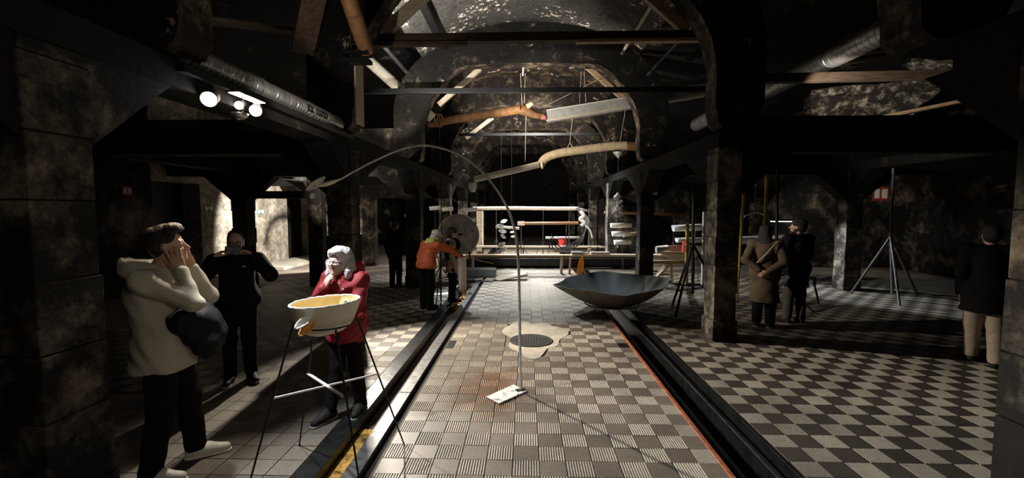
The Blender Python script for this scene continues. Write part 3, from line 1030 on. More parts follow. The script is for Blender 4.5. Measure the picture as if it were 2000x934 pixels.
G().strip(lathe(cs, sp_prof(1.06, .48, .07), 96, shell), closed=True).build('shell', mat['basin'], sh, smooth=True)
G().strip(lathe(cs, sp_prof(1.05, .455, .098), 96, shell), closed=True).build('shell_lining', mat['basin_in'], sh, smooth=True)
G().strip(lathe(cs, [sp_prof(1.06, .48, .07)[-1], sp_prof(1.05, .455, .098)[-1]], 96, shell), closed=True).build('rim', mat['basin_in'], sh, smooth=True)
G().strip(lathe(cs, [(.02, .07), (.09, .0725)], 24), closed=True).build('shell_base', mat['basin'], sh)
G().tube([(cs.x + .50 * math.cos(a), cs.y + .50 * math.sin(a), .145) for a in np.linspace(0, 2 * PI, 60)], .012, 8, cap=False).build('support_ring', mat['dark'], sh, smooth=True)
for a in (-2.35, -.8, .75, 2.3):
    p = (cs.x + .50 * math.cos(a), cs.y + .50 * math.sin(a), .15)
    q = (cs.x + .56 * math.cos(a) * 1.0, cs.y + .56 * math.sin(a), 0)
    G().tube([p, q], .009, 8).build('leg', mat['dark'], sh, smooth=True)

# ---- spotlights on the track
tk = tag(G().box((-2.54, 3.2, 2.90), (-2.47, 6.36, 2.96)).build('lighting_track', mat['dark']), 'black lighting track under the bright spiral duct', 'lighting track')


def lamp(name, label, pos, aim, m, r=.06):
    o = thing(name, label, 'lamp', (pos[0], pos[1], pos[2] - r))
    p = Vector(pos)
    d = (Vector(aim) - p).normalized()
    back = p - d * .16
    G().tube([back, back + d * .04, p - d * .02, p], [r * .6, r * .95, r, r * 1.02], 20, cap=True).build('housing', mat['dark'], o, smooth=True)
    G().tube([p + d * .001, p + d * .004], r * .9, 20).build('lens', m, o)
    G().tube([back + d * .05, (back.x, back.y, 2.905)], .008, 8).build('bracket', mat['dark'], o)
    return o


lamp('spotlight', 'dazzling cold white spotlight, nearest of the lamps on the track', (-2.485, 3.46, 2.765), (-1.3, .9, 1.5), mat['lens'], .062)
lamp('spotlight', 'dazzling warm spotlight in front of the round dish reflector', (-2.47, 4.04, 2.805), (-1.2, 1.2, 1.6), mat['lens_warm'], .056)
lamp('spotlight', 'smaller warm spotlight with a round reflector below it on the track', (-2.52, 3.88, 2.815), (-1.4, 1.2, 1.6), mat['lens_warm'], .038)
fx = thing('flood_lamp', 'flat lamp with a shining white underside beneath the bright duct', 'lamp', (-2.47, 3.9, 2.88))
G().box((-2.53, 3.72, 2.892), (-2.41, 4.16, 2.90)).build('housing', mat['dark'], fx)
G().box((-2.515, 3.74, 2.887), (-2.425, 4.12, 2.893)).build('diffuser', mat['tube_glow'], fx)
rf = thing('reflector', 'round dish reflector hanging below the small warm spotlight', 'reflector', (-2.53, 3.90, 2.70))
G().strip(lathe((-2.53, 3.90, 2.70), [(.01, .0), (.035, .006), (.06, .02), (.07, .05)], 24), closed=True).build('dish', mat['galv'], rf, smooth=True, solid=.003)
G().tube([(-2.475, 3.86, 2.75), (-2.455, 3.86, 2.83), (-2.45, 3.80, 2.89)], .004, 6).build('cable', mat['rope'], rf)


mat['half_log'] = M('half_log_wood', (.60, .48, .31), .7, 0, .2, 9, .2)
# ---- pipes and gutters hung in the roof
def pipe_thing(name, label, pts, r, m, rings=0, rm=None, cat='pipe'):
    o = thing(name, label, cat, pts[0])
    G().tube(pts, r, 20).build('tube', m, o, smooth=True)
    P = [Vector(p) for p in pts]
    for k in range(rings):
        t = (k + 1) / (rings + 1) * (len(P) - 1)
        i = min(int(t), len(P) - 2)
        c = P[i].lerp(P[i + 1], t - i)
        d = (P[i + 1] - P[i]).normalized()
        rr = r if not hasattr(r, '__len__') else r[i]
        G().tube([c - d * .012, c + d * .012], rr * 1.05, 20).build('joint_ring', rm or m, o, smooth=True)
    return o


def ropes(name, label, pts, r=.004, m=None):
    g = G()
    o = thing(name, label, 'rope', pts[0][0])
    for a, b in pts:
        G().tube([a, b], r, 6).build('strand', m or mat['rope'], o)
    return o


pipe_thing('bamboo_pipe', 'thick orange bamboo pipe coming down from the roof beside the nearest arch', spline([(-2.24, 5.2, 4.92), (-2.22, 5.5, 4.68), (-2.215, 5.8, 4.42), (-2.22, 6.25, 4.10)], 5), .105, mat['bamboo'], 2, mat['bamboo_dark'])
pb = thing('pipe_bracket', 'pair of black clamp plates where bamboo and paper tube meet', 'bracket', (-2.4, 6.2, 3.95))
for z in (4.03, 3.93):
    G().box((-2.52, 6.12, z), (-2.16, 6.32, z + .05)).build('clamp_plate', mat['dark'], pb)
G().tube([(-2.42, 6.2, 3.9), (-2.42, 6.2, 4.5)], .010, 8).build('threaded_rod', mat['rail'], pb)
pipe_thing('paper_tube', 'long cream cardboard tube sloping down into the main arch', [(-4.05, 11.0, 5.72), (-2.52, 12.0, 4.36)], .135, mat['paper'], 4, mat['white'])
pipe_thing('bamboo_pipe', 'brown jointed bamboo pipe hanging level inside the main arch', spline([(-2.80, 13.0, 4.40), (-1.9, 12.4, 4.41), (-1.0, 11.85, 4.41), (-.10, 11.3, 4.42)], 4), .108, mat['bamboo'], 7, mat['bamboo_dark'])
g = thing('rope_lashing', 'orange rope lashing where the cardboard tube meets the bamboo', 'rope', (-2.5, 12.1, 4.2))
for k, x in enumerate((-2.55, -2.42, -2.34)):
    G().tube([(x + .05 * math.cos(a), 12.2 + .16 * math.cos(a), 4.33 + .17 * math.sin(a)) for a in np.linspace(0, 2 * PI, 20)], .014, 6, cap=False).build('loop', mat['bamboo'], g, smooth=True)
jn = thing('pipe_mouth', 'tapered wooden mouthpiece with a red tip between bamboo and zinc gutter', 'pipe', (0, 11.3, 4.2))
G().tube(spline([(-.12, 11.3, 4.42), (.05, 11.3, 4.36), (.22, 11.3, 4.28), (.42, 11.3, 4.24)], 4), [.14 - .006 * i for i in range(13)], 18).build('mouth', mat['bamboo_dark'], jn, smooth=True)
G().tube([(.02, 11.14, 4.44), (.16, 11.12, 4.52)], [.07, .055], 14).build('side_nozzle', mat['wood_pale'], jn, smooth=True)
G().tube([(.40, 11.3, 4.245), (.50, 11.3, 4.20)], [.09, .05], 14).build('tip', M('red_wax', (.62, .25, .20), .5), jn, smooth=True)


def gutter(name, label, pts, w, h, m, lip=None, open_='U', n=9, t=.012):
    """open channel along pts"""
    P = [Vector(p) for p in pts]
    rows = []
    for i, p in enumerate(P):
        d = (P[min(i + 1, len(P) - 1)] - P[max(i - 1, 0)]).normalized()
        r = d.cross(Vector((0, 0, 1))).normalized()
        u = r.cross(d)
        if open_ == 'U':
            row = [p + r * (w / 2 * math.cos(a)) - u * (h * math.sin(a)) for a in np.linspace(0, PI, n)]
        else:
            row = [p + r * w / 2, p + r * w / 2 * .86 - u * h * .75, p + r * w / 2 * .6 - u * h, p - r * w / 2 * .6 - u * h, p - r * w / 2 * .86 - u * h * .75, p - r * w / 2]
        rows.append(row)
    o = thing(name, label, 'gutter', pts[0])
    G().strip(rows).build('channel', m, o, smooth=open_ == 'U', solid=t)
    if lip:
        for k in (0, -1):
            G().tube([r[k] for r in rows], .014, 6).build('rolled_edge', lip, o, smooth=True)
    return o


gz = gutter('zinc_gutter', 'long bright zinc gutter hanging on ropes behind the main arch', [(.50, 11.3, 4.36), (1.6, 11.33, 4.53), (2.75, 11.38, 4.72), (4.45, 11.5, 5.02)], .30, .27, mat['zinc'], mat['white'], 'V')
G().bar((.50, 11.14, 4.10), (4.42, 11.34, 4.77), .02, .03).build('bottom_strip', mat['wood_pale'], gz)
for k in range(14):
    t = .04 + k * .07
    p = Vector((.50, 11.16, 4.30)).lerp(Vector((4.42, 11.36, 4.95)), t)
gutter('paper_gutter', 'grey half-round gutter below the bamboo, lowest on the rail trench side', [(-1.40, 12.0, 2.78), (-.4, 12.0, 3.00), (.34, 12.0, 3.17)], .22, .14, mat['paper'], mat['cream'])
cw = pipe_thing('curved_branch', 'pale curved wooden half-log gutter hanging over the nave', spline([(.40, 12.0, 3.12), (.50, 12.0, 3.26), (.70, 12.0, 3.36), (1.05, 12.0, 3.44), (1.68, 12.0, 3.52), (2.22, 12.0, 3.585), (2.66, 12.0, 3.60)], 5), .112, mat['half_log'], 7, mat['half_log'], 'gutter')
G().tube([(.40, 11.88, 3.07), (.45, 11.87, 3.075)], .085, 14).build('end_disc', mat['cream'], cw, smooth=True)
pipe_thing('wooden_tube', 'short dark brown wooden tube at the end of the curved half-log', [(2.66, 12.0, 3.59), (3.2, 12.0, 3.57)], .12, mat['bamboo_dark'], 1)
gw = thing('water_spoon', 'white cup on a small wooden arm under the grey gutter end', 'sculpture', (-1.25, 12.0, 2.3))
G().tube([(-1.55, 12.0, 2.60), (-1.40, 12.0, 2.62), (-1.36, 12.0, 2.66)], .03, 10).build('arm', mat['white'], gw, smooth=True)
G().tube([(-1.40, 12, 2.70), (-1.44, 12, 2.62)], .006, 6).build('wire', mat['rope'], gw)
G().tube([(-1.44, 12, 2.62), (-1.44, 12, 2.52), (-1.43, 12, 2.38)], [.10, .12, .06], 12).build('cup', mat['white'], gw, smooth=True)
ropes('rope', 'pair of ropes holding the bamboo mouthpiece', [((-.10, 11.3, 4.5), (-.14, 11.3, 5.3)), ((-.05, 11.3, 4.5), (-.02, 11.3, 5.3))], .008)
ropes('rope', 'pair of ropes holding the zinc gutter under the arch', [((1.33, 11.3, 4.45), (1.37, 11.3, 5.33)), ((1.50, 11.3, 4.48), (1.44, 11.3, 5.33))], .008)
ropes('rope', 'slanting cord from the red tip to the arch', [((.55, 11.2, 4.50), (1.95, 11.0, 5.15))], .006)
ropes('rope', 'thin cord from the bamboo mouthpiece down to the grey gutter', [((0.0, 11.5, 4.35), (-.02, 12.0, 3.2))], .010)
ropes('rope', 'thin cord from the zinc gutter down to the curved half-log', [((1.17, 11.35, 4.22), (1.17, 12.0, 3.68)), ((1.17, 12.0, 3.68), (1.10, 12, 3.56)), ((1.17, 12.0, 3.68), (1.24, 12, 3.58))], .010)
ropes('rope', 'thin cord hanging from the bamboo beside the third pillar', [((-2.35, 12.1, 4.3), (-2.3, 12.1, .85))], .012, mat['dark'])
ropes('rope', 'single cord from the zinc gutter to the curved half-log', [((2.50, 11.4, 4.44), (2.50, 12.0, 3.71))], .006)
pipe_thing('white_rod', 'short white rod hanging at the top of the mouthpiece ropes', [(-.08, 11.0, 5.15), (-.06, 11.0, 5.42)], .02, mat['white'], 0)
tag(G().tube([(1.05, 11.0, 5.33), (1.75, 11.0, 5.42)], .015, 8).build('hanging_stick', mat['wood_pale']), 'thin pale stick across the ropes under the arch crown', 'stick')

# ---- shells and shell chains
def shell_piece(g, c, s, ang):
    c = Vector(c)
    d = Vector((math.cos(ang), .2, math.sin(ang) * .6)).normalized()
    g.strip(leaf(c - d * s / 2, c + d * s / 2, s * .7, s * .25, (0, -.8, 1), 8, 6))


def shell_chain(name, label, x, y, zs, s, top):
    o = thing(name, label, 'sculpture', (x, y, min(zs)))
    G().tube([(x, y, top), (x, y, min(zs))], .004, 6).build('cord', mat['dark'], o)
    for i, z in enumerate(zs):
        g = G()
        shell_piece(g, (x + random.uniform(-.08, .08), y, z), s * random.uniform(.8, 1.2), random.uniform(-.9, .9))
        g.build('shell', mat['white'], o, smooth=True, solid=.008)
    return o


sc = shell_chain('shell_chain', 'cluster of white shells hanging from a funnel beside the pale pillar', 2.46, 12.0, [2.22, 2.12, 2.02, 1.95, 1.90, 1.83, 1.76], .2, 3.40)
G().strip(lathe((2.46, 12.0, 3.27), [(.015, 0), (.03, .03), (.10, .10), (.15, .165)], 20), closed=True).build('funnel', mat['zinc'], sc, smooth=True, solid=.006)
G().strip(lathe((2.46, 12.0, 2.24), [(.12, 0), (.06, .06), (.02, .12)], 16), closed=True).build('cone', mat['white'], sc, smooth=True, solid=.006)
shell_chain('shell_chain', 'string of white shells hanging in the dark behind the arched rod', -.83, 15.0, [1.52, 1.36, 1.18, 1.0, .72, .56], .24, 5.33)
shell_chain('shell_chain', 'short string of two white shells beside the longer string', -.48, 15.05, [1.15, 1.0], .16, 5.33)

# ---- low table of planks across the nave and what lies on it
pt = thing('plank_table', 'long narrow plank table on thin wooden legs across the nave', 'table', (1.2, 13.2, 0))
G().box((-1.9, 13.05, .50), (1.35, 13.4, .56)).build('plank', mat['wood'], pt, bevel=.006)
G().box((1.36, 13.05, .52), (4.35, 13.4, .58)).build('plank', mat['wood_pale'], pt, bevel=.006)
for x, y in ((1.06, 13.12), (1.30, 13.12), (1.06, 13.34), (-1.6, 13.2), (3.5, 13.3)):
    G().bar((x, y, 0), (x + .02, y, .51), .06, .05).build('leg', mat['wood_pale'], pt)
tag(G().bar((1.36, 13.2, .616), (1.70, 13.2, .616), .25, .07).build('sheet_channel', mat['zinc_blue'], bevel=.01), 'blue grey sheet channel lying on the plank table', 'channel')
tag(G().bar((1.92, 13.2, .616), (2.48, 13.2, .616), .2, .07).build('slab', M('pink_slab', (.72, .62, .56), .7), bevel=.01), 'pale pinkish slab lying on the plank table', 'slab')
tag(G().bar((1.72, 13.2, .601), (1.9, 13.2, .601), .1, .04).build('wood_strip', mat['wood']), 'small wooden strip between channel and slab on the table', 'strip')
dc = gutter('black_channel', 'long low black channel across the nave behind the plank table', [(-2.35, 14.5, .32), (3.9, 14.5, .34)], .5, .30, mat['dark'], mat['rail'], 'V')
gutter('grey_channel', 'grey box channel lying across the rail trench', [(-1.9, 11.8, .32), (-.80, 11.8, .33)], .3, .24, mat['zinc_blue'], mat['zinc'], 'V')
tag(G().prism([(-.85, 11.75, .03), (.02, 11.95, .16), (.06, 11.95, .10), (-.7, 11.7, .02)], (0, .35, .03)).build('folded_sheet', mat['cream']), 'pale folded sheet lying beside the grey channel', 'sheet')
o = thing('far_bench', 'long pale plank bench farther back in the nave', 'bench', (0.6, 17.5, 0))
G().box((-2.0, 17.3, .42), (3.6, 17.6, .48)).build('plank', mat['wood_pale'], o)
for x in (-1.7, -.1, 1.6, 3.3):
    G().bar((x, 17.45, 0), (x, 17.45, .43), .06, .06).build('leg', mat['wood_dark'], o)

# ---- tables and gutters on rods farther back
def rod_stand(name, label, x, y, h, m, spread=.35, cat='stand'):
    o = thing(name, label, cat, (x, y, 0))
    G().tube([(x, y, .02), (x, y, h)], .018, 8).build('pole', m, o, smooth=True)
    for a in (.5, 2.6, 4.7):
        G().tube([(x, y, .75), (x + spread * math.cos(a), y + spread * math.sin(a), 0)], .012, 6).build('leg', m, o)
    return o


tag(G().tube(spline([(-2.15, 18.0, 1.95), (-.6, 18.0, 1.97), (.9, 18.0, 1.95), (2.1, 18.0, 1.95)], 5), .075, 12).build('bamboo_rail', mat['paper'], smooth=True), 'long pale bamboo rail lying highest across the far stands', 'gutter')
gutter('grey_gutter', 'grey sheet gutter at the end of the highest bamboo rail', [(2.05, 18.25, 2.0), (2.6, 18.25, 1.90)], .2, .1, mat['zinc'])
rod_stand('rod_stand', 'thin steel tripod stand under the bamboo rail, over the trench', -1.2, 18.0, 1.895, mat['rail'])
rod_stand('rod_stand', 'thin steel tripod stand under the bamboo rail, mid nave', .70, 18.0, 1.88, mat['rail'])
rod_stand('rod_stand', 'thin steel tripod stand under the bamboo rail, over the trough', 1.75, 18.0, 1.88, mat['rail'])
tag(G().box((-2.0, 17.9, .0), (-1.75, 18.2, 1.85)).build('timber_post', mat['wood_pale'], bevel=.01), 'thick square timber post beside the shell string', 'post')
tag(G().tube([(-.04, 17.0, 1.375), (2.0, 17.0, 1.395)], .06, 10).build('bamboo_rail', mat['bamboo'], smooth=True), 'brown bamboo rail at middle height on the far stands', 'gutter')
tag(G().box((-.32, 16.9, 1.30), (-.05, 17.1, 1.46)).build('wood_block', mat['wood_pale'], bevel=.01), 'pale wood block at the end of the brown bamboo rail', 'block')
gutter('white_gutter', 'short white gutter beside the pale wood block', [(-1.15, 17.0, 1.30), (-.25, 17.0, 1.24)], .2, .1, mat['white'])
rod_stand('rod_stand', 'thin steel tripod stand under the brown bamboo rail, bamboo end', 1.55, 17.0, 1.33, mat['rail'])
rod_stand('rod_stand', 'thin steel tripod stand under the pale wood block', -.18, 17.0, 1.30, mat['rail'])
bk = thing('bucket', 'red plastic bucket standing on the floor far back in the nave', 'bucket', (1.64, 20.0, 0))
G().strip(lathe((1.64, 20, .20), [(.0, 0), (.15, 0), (.19, .38), (.17, .38), (.14, .03)], 20), closed=True).build('tub', mat['red'], bk, smooth=True)
G().tube([(1.64 + .19 * math.cos(a), 20, .55 + .12 * math.sin(a)) for a in np.linspace(PI, 2 * PI, 12)], .01, 6).build('handle', mat['white'], bk)
tag(G().box((1.3, 19.7, 0), (2.0, 20.3, .20)).build('crate', mat['wood_dark'], bevel=.01), 'low dark crate under the red bucket', 'crate')
gutter('white_gutter', 'white gutter resting on the red bucket', [(.9, 20.0, .69), (2.4, 20.0, .70)], .22, .1, mat['white'])
dh = thing('black_hose', 'black drooping hose bundle at the far end of the bamboo rail', 'hose', (2.2, 16.5, 0))
for k in range(4):
    G().tube(spline([(2.0 + .04 * k, 18.0, 2.02), (2.3 + .05 * k, 17.2, 1.4), (2.05 - .08 * k, 16.4, .7), (1.4 - .15 * k, 16.3, .45), (.9, 16.3, 1.0 - .1 * k)], 6), .022, 6).build('strand', mat['dark'], dh, smooth=True)
wv = thing('white_twist', 'twisted white plaster form on the far bamboo rail end', 'sculpture', (2.2, 16.8, 1.3))
G().tube(spline([(2.05, 16.8, 1.85), (2.18, 16.75, 1.68), (2.05, 16.8, 1.55), (2.2, 16.75, 1.42), (2.1, 16.8, 1.30)], 5), .07, 10).build('twist', mat['white'], wv, smooth=True)
tag(G().tube(spline([(2.12, 16.8, 1.42), (2.4, 16.7, 1.15), (2.5, 16.7, .85)], 5), .03, 8).build('white_hose', mat['white'], smooth=True), 'white hose drooping from the twisted plaster form', 'hose')

# ---- white carved post, steel disc and its bracket
wp = thing('carved_post', 'white carved log standing on end in the rail trench', 'post', (-1.46, 10.15, -.2))
G().tube([(-1.44, 10.15, -.2), (-1.45, 10.15, .3), (-1.46, 10.15, .86)], [.062, .078, .085], 14).build('log', mat['wood_pale'], wp, smooth=True)
G().tube([(-1.50, 10.12, .05), (-1.51, 10.11, .5), (-1.51, 10.115, .86)], [.03, .062, .066], 12).build('hollow', mat['white'], wp, smooth=True)
tag(G().tube(spline([(-1.35, 10.15, .82), (-1.1, 10.3, .72), (-.78, 10.5, .62)], 5), .012, 6).build('cord', mat['bamboo'], smooth=True), 'orange cord slanting away from the white carved post', 'cord')
ds = thing('steel_disc', 'big round worn steel disc standing on edge behind the orange jacket', 'disc', (-1.92, 12.5, 0))
m, N, L, b = nt('worn_disc')
pos = geo_pos(N)
L.new(ramp(N, L, noise(N, L, pos, 5, 7, .7), [(.3, (.18, .16, .145)), (.52, (.42, .38, .34)), (.7, (.6, .56, .52))]), b.inputs['Base Color'])
b.inputs['Roughness'].default_value = .5; b.inputs['Metallic'].default_value = .35
mat['disc'] = m
cd = Vector((-1.92, 12.5, 1.18))
c = [(cd.x + .585 * math.cos(a), 12.48, cd.z + .585 * math.sin(a)) for a in np.linspace(0, 2 * PI, 72, endpoint=False)]
G().prism(c, (0, .03, 0)).build('plate', mat['disc'], ds, bevel=.006)
G().tube([(p[0] * 1, 12.495, p[2]) for p in c] + [(c[0][0], 12.495, c[0][2])], .02, 8, cap=False).build('rim', mat['zinc'], ds, smooth=True)
G().tube(spline([(-1.78, 12.4, 1.20), (-1.90, 12.4, 1.20), (-1.98, 12.38, 1.12), (-1.985, 12.35, .6), (-1.985, 12.35, 0)], 4), .028, 8).build('bracket', mat['dark'], ds, smooth=True)
for x, z in ((-1.47, 1.5), (-1.5, .98), (-1.55, 1.28)):
    G().bar((x, 12.46, z), (x + .10, 12.46, z + .03), .02, .02).build('cleat', mat['dark'], ds)
for x in (-2.2, -1.6):
    G().bar((x, 12.5, 0), (x, 12.5, .72), .05, .05).build('post', mat['dark'], ds)
tf = rod_stand('floor_tripod', 'black tripod stand between orange jacket and rail trench', -1.75, 9.0, 1.05, mat['dark'], .5, 'tripod')
# orange curl and lit runner in the trough
tag(G().strip(leaf((1.54, 12.6, -.03), (1.60, 12.6, .56), .17, .05, (0, -1, .3))).build('orange_scoop', mat['orange'], smooth=True, solid=.012), 'orange plastic scoop standing up from the black trough', 'scoop')
tag(G().box((1.53, 11.2, -.29), (1.79, 13.2, -.03)).build('runner', mat['amber'], bevel=.01), 'amber strip lying in the black trough behind the great shell', 'strip')
for k, (y, l) in enumerate(((8.8, .5), (9.5, .45))):
    tag(G().box((-1.44, y, -.20), (-1.27, y + l, -.015)).build('wax_block', mat['amber'], bevel=.01), 'amber wax block lying in the rail trench, ' + ('nearer the viewer' if k == 0 else 'beside the carved post'), 'block')
tag(G().prism([(-2.3, 9.55, .004), (-1.75, 9.75, .004), (-1.68, 10.05, .004), (-2.05, 9.9, .004)], (0, 0, .008)).build('paper_sheet', mat['white']), 'white paper sheet on the floor by the carved post', 'sheet')

# ---- black trestle tripod beside the second pillar
bt = thing('black_tripod', 'tall black steel tripod with a central pole beside the great shell', 'tripod', (3.2, 8.5, 0))
G().tube([(3.235, 8.6, .28), (3.21, 8.6, 1.26), (3.2, 8.6, 2.42)], .028, 10).build('pole', mat['dark'], bt, smooth=True)
for q in ((2.914, 8.8, 0), (2.65, 7.82, 0), (3.95, 8.75, 0)):
    G().tube([(3.21, 8.6, 1.25), q], .024, 8).build('leg', mat['dark'], bt, smooth=True)
G().tube([(2.93, 8.75, .42), (3.75, 8.72, .42)], .012, 6).build('stay', mat['dark'], bt)
G().tube([(2.78, 8.1, .42), (3.72, 8.72, .42)], .012, 6).build('stay', mat['dark'], bt)
# ---- tall tripod in the far aisle
tt = thing('tall_tripod', 'tall slender steel tripod standing alone in the dark far aisle', 'tripod', (7.76, 9.6, 0))
G().tube([(7.82, 9.6, .12), (7.72, 9.6, 1.34), (7.69, 9.6, 2.79)], .03, 10).build('pole', mat['rail'], tt, smooth=True)
for q in ((7.418, 10.238, 0), (7.433, 8.938, 0), (8.72, 10.04, 0)):
    G().tube([(7.72, 9.6, 1.33), q], .026, 8).build('leg', mat['rail'], tt, smooth=True)
# ---- yellow and black poles behind the second pillar
def pole(name, label, p, q, r, m, cat='pole'):
    o = thing(name, label, cat, p)
    G().tube([p, q], r, 10).build('rod', m, o, smooth=True)
    G().tube([p, Vector(p) + Vector((0, 0, .012))], r * 2.2, 12).build('foot', mat['dark'], o)
    return o


pole('yellow_pole', 'yellow pole nearest the dark face of the second pillar', (4.36, 9.2, 0), (4.44, 9.2, 2.45), .028, mat['yellow'])
pole('yellow_pole', 'short yellow pole leaning on its neighbour beside the second pillar', (4.28, 9.35, 0), (4.50, 9.35, 2.08), .022, mat['yellow'])
pole('yellow_pole', 'tall yellow pole rising behind the woman in the long coat', (4.78, 9.0, 0), (4.77, 9.0, 2.82), .032, mat['yellow'])
pole('black_pole', 'tall black pole rising between the couple', (4.82, 8.6, 0), (4.755, 8.6, 2.88), .028, mat['dark'])
pole('yellow_pole', 'low yellow pole behind the black tripod', (4.03, 11.15, 0), (4.02, 11.15, 1.57), .045, mat['yellow'])
pole('white_pole', 'pale pole against the lit face of the second pillar', (4.42, 11.1, 0), (4.41, 11.1, 1.85), .045, mat['white'])
bf = thing('bench_frame', 'black steel bench frame behind the man in the dark coat', 'frame', (5.3, 8.9, 0))
for p, q in (((4.9, 8.9, .62), (5.75, 8.9, .55)), ((5.75, 8.9, .55), (5.6, 8.7, .42)), ((5.0, 8.7, .5), (5.35, 8.3, 0)), ((4.9, 8.9, .62), (4.9, 8.9, 0)), ((5.7, 8.9, .55), (5.9, 9.0, 0))):
    G().tube([p, q], .02, 8).build('bar', mat['dark'], bf)
# ---- gutters and shells in the far aisle
gutter('white_gutter', 'upper white gutter between yellow pole and pale pole', [(3.95, 12.0, 1.48), (4.75, 12.0, 1.52)], .3, .16, mat['white'])
gutter('white_gutter', 'lower white gutter between yellow pole and pale pole', [(4.05, 12.0, 1.14), (4.85, 12.0, 1.15)], .3, .12, mat['zinc'])
rod_stand('rod_stand', 'thin stand carrying the two white gutters behind the yellow pole', 4.60, 12.17, 1.46, mat['rail'])
wb = thing('wooden_beak', 'pale pointed wooden trough shaped like a beak on a sawhorse', 'sculpture', (4.0, 11.7, .3))
G().strip(leaf((3.45, 11.7, .86), (4.70, 11.6, .93), .55, .30, (0, -.25, 1), 14, 10)).build('trough', mat['wood_pale'], wb, smooth=True, solid=.02)
G().tube([(3.42, 11.7, .85), (3.72, 11.7, .86)], [.10, .12], 12).build('nose', mat['zinc'], wb, smooth=True)
tag(G().tube([(4.18, 11.72, .72), (4.2, 11.72, 1.08)], [.11, .08], 14).build('red_jar', mat['red'], smooth=True), 'red jar standing in the pale wooden beak', 'jar')
hs = thing('sawhorse', 'wooden sawhorse under the pale wooden beak', 'sawhorse', (3.7, 11.75, 0))
G().bar((3.1, 11.75, .52), (4.3, 11.75, .53), .12, .08).build('beam', mat['wood'], hs)
for p, q in (((3.85, 11.75, .50), (3.30, 11.65, 0)), ((3.72, 11.75, .50), (3.45, 12.05, 0)), ((3.84, 11.75, .50), (3.86, 11.75, 0))):
    G().bar(p, q, .06, .05).build('leg', mat['wood_pale'], hs)
for k, (x, y, z, l, mm, lab) in enumerate(((2.5, 13.2, 1.48, .62, 'paper', 'uppermost shelf-like white gutter beside the pale pillar'), (2.55, 13.4, 1.22, .5, 'white', 'second shelf-like white gutter beside the pale pillar'), (2.62, 13.6, .95, .5, 'white', 'lowest shelf-like white gutter beside the pale pillar'))):
    gutter('white_gutter', lab, [(x + .15, 13.9, z), (x + .15 + l, 13.9, z + .01)], .3, .14, mat[mm])
rod_stand('rod_stand', 'dark stand carrying the shelf-like white gutters', 3.05, 14.1, 1.4, mat['dark'])
gutter('wooden_gutter', 'brown wooden gutter slanting beside the shelf-like gutters', [(3.1, 14.2, 1.12), (4.0, 14.3, 1.28)], .2, .1, mat['wood'])
gutter('bamboo_gutter', 'long thin bamboo gutter behind the black tripod', [(2.9, 16.5, 1.85), (5.6, 16.5, 1.78)], .16, .09, mat['bamboo'])
rod_stand('rod_stand', 'thin stand under the long thin bamboo gutter', 5.45, 16.5, 1.7, mat['rail'])
rod_stand('rod_stand', 'thin pale stand at the near end of the thin bamboo gutter', 3.05, 16.5, 1.74, mat['rail'])
gutter('white_gutter', 'long white gutter behind the heads of the couple', [(5.6, 12.6, 1.12), (8.6, 14.2, 1.12)], .4, .2, mat['white'], None, 'U')
rod_stand('rod_stand', 'dark stand under the long white gutter behind the couple', 6.6, 13.15, .92, mat['dark'])
rod_stand('rod_stand', 'second dark stand under the long white gutter behind the couple', 8.1, 14.0, .91, mat['dark'])
hl = thing('hanging_lamp', 'flat hanging lamp with a pink-white glow beside the dark-haired man', 'lamp', (7.4, 13.0, 1.5))
G().bar((7.05, 13.0, 1.60), (7.75, 13.0, 1.60), .14, .05).build('housing', mat['rail'], hl, bevel=.006)
G().bar((7.08, 13.0, 1.565), (7.72, 13.0, 1.565), .12, .02).build('tube', mat['tube_glow'], hl)
for x in (7.2, 7.6):
    G().tube([(x, 13.0, 1.62), (7.4, 13.0, 1.95)], .006, 5).build('wire', mat['rope'], hl)
G().tube([(7.4, 13.0, 1.95), (7.4, 13.0, 5.09)], .005, 5).build('cord', mat['dark'], hl)
tag(G().tube(spline([(6.2, 12.8, 1.72), (6.6, 12.9, 1.83), (6.95, 13.0, 1.70)], 5), .02, 8).build('white_hose', mat['white'], smooth=True), 'curved white tube beside the hanging lamp', 'hose')
# ---- things behind the orange jacket
for k, (x, z, l) in enumerate(((-3.05, 2.0, .34), (-2.68, 1.97, .36), (-1.95, 1.95, .40))):
    gutter('white_gutter', ['first', 'second', 'third'][k] + ' small white gutter in the dark opening above the orange jacket', [(x, 14.0, z), (x + l, 14.0, z + .03)], .2, .12, mat['white'])
    rod_stand('rod_stand', ['first', 'second', 'third'][k] + ' dark stand under the small white gutters above the orange jacket', x + l / 2, 14.0, z - .12, mat['dark'], .14)
# strip light and little things in the lit doorway
tag(G().tube([(-8.75, 18.2, .9), (-8.75, 18.2, 2.0)], .02, 8).build('strip_light', emit('strip_glow', (.85, .82, 1.0), 2.0)), 'thin vertical strip light in the lit doorway', 'lamp')


# ---- signs
def sign(name, label, x, y, z, w, h, m, paint):
    o = thing(name, label, 'sign', (x, y, z - h / 2))
    G().box((x, y - w / 2, z - h / 2), (x + .012, y + w / 2, z + h / 2)).build('plate', m, o)
    g = G()
    for a, b in paint:                                   # (y0, z0), (y1, z1) in plate units
        g.box((x + .012, y + (a[0] - .5) * w, z + (a[1] - .5) * h), (x + .0135, y + (b[0] - .5) * w, z + (b[1] - .5) * h))
    q = g.build('pictogram', mat['white'], o)
    q['kind'] = 'stuff'
    return o


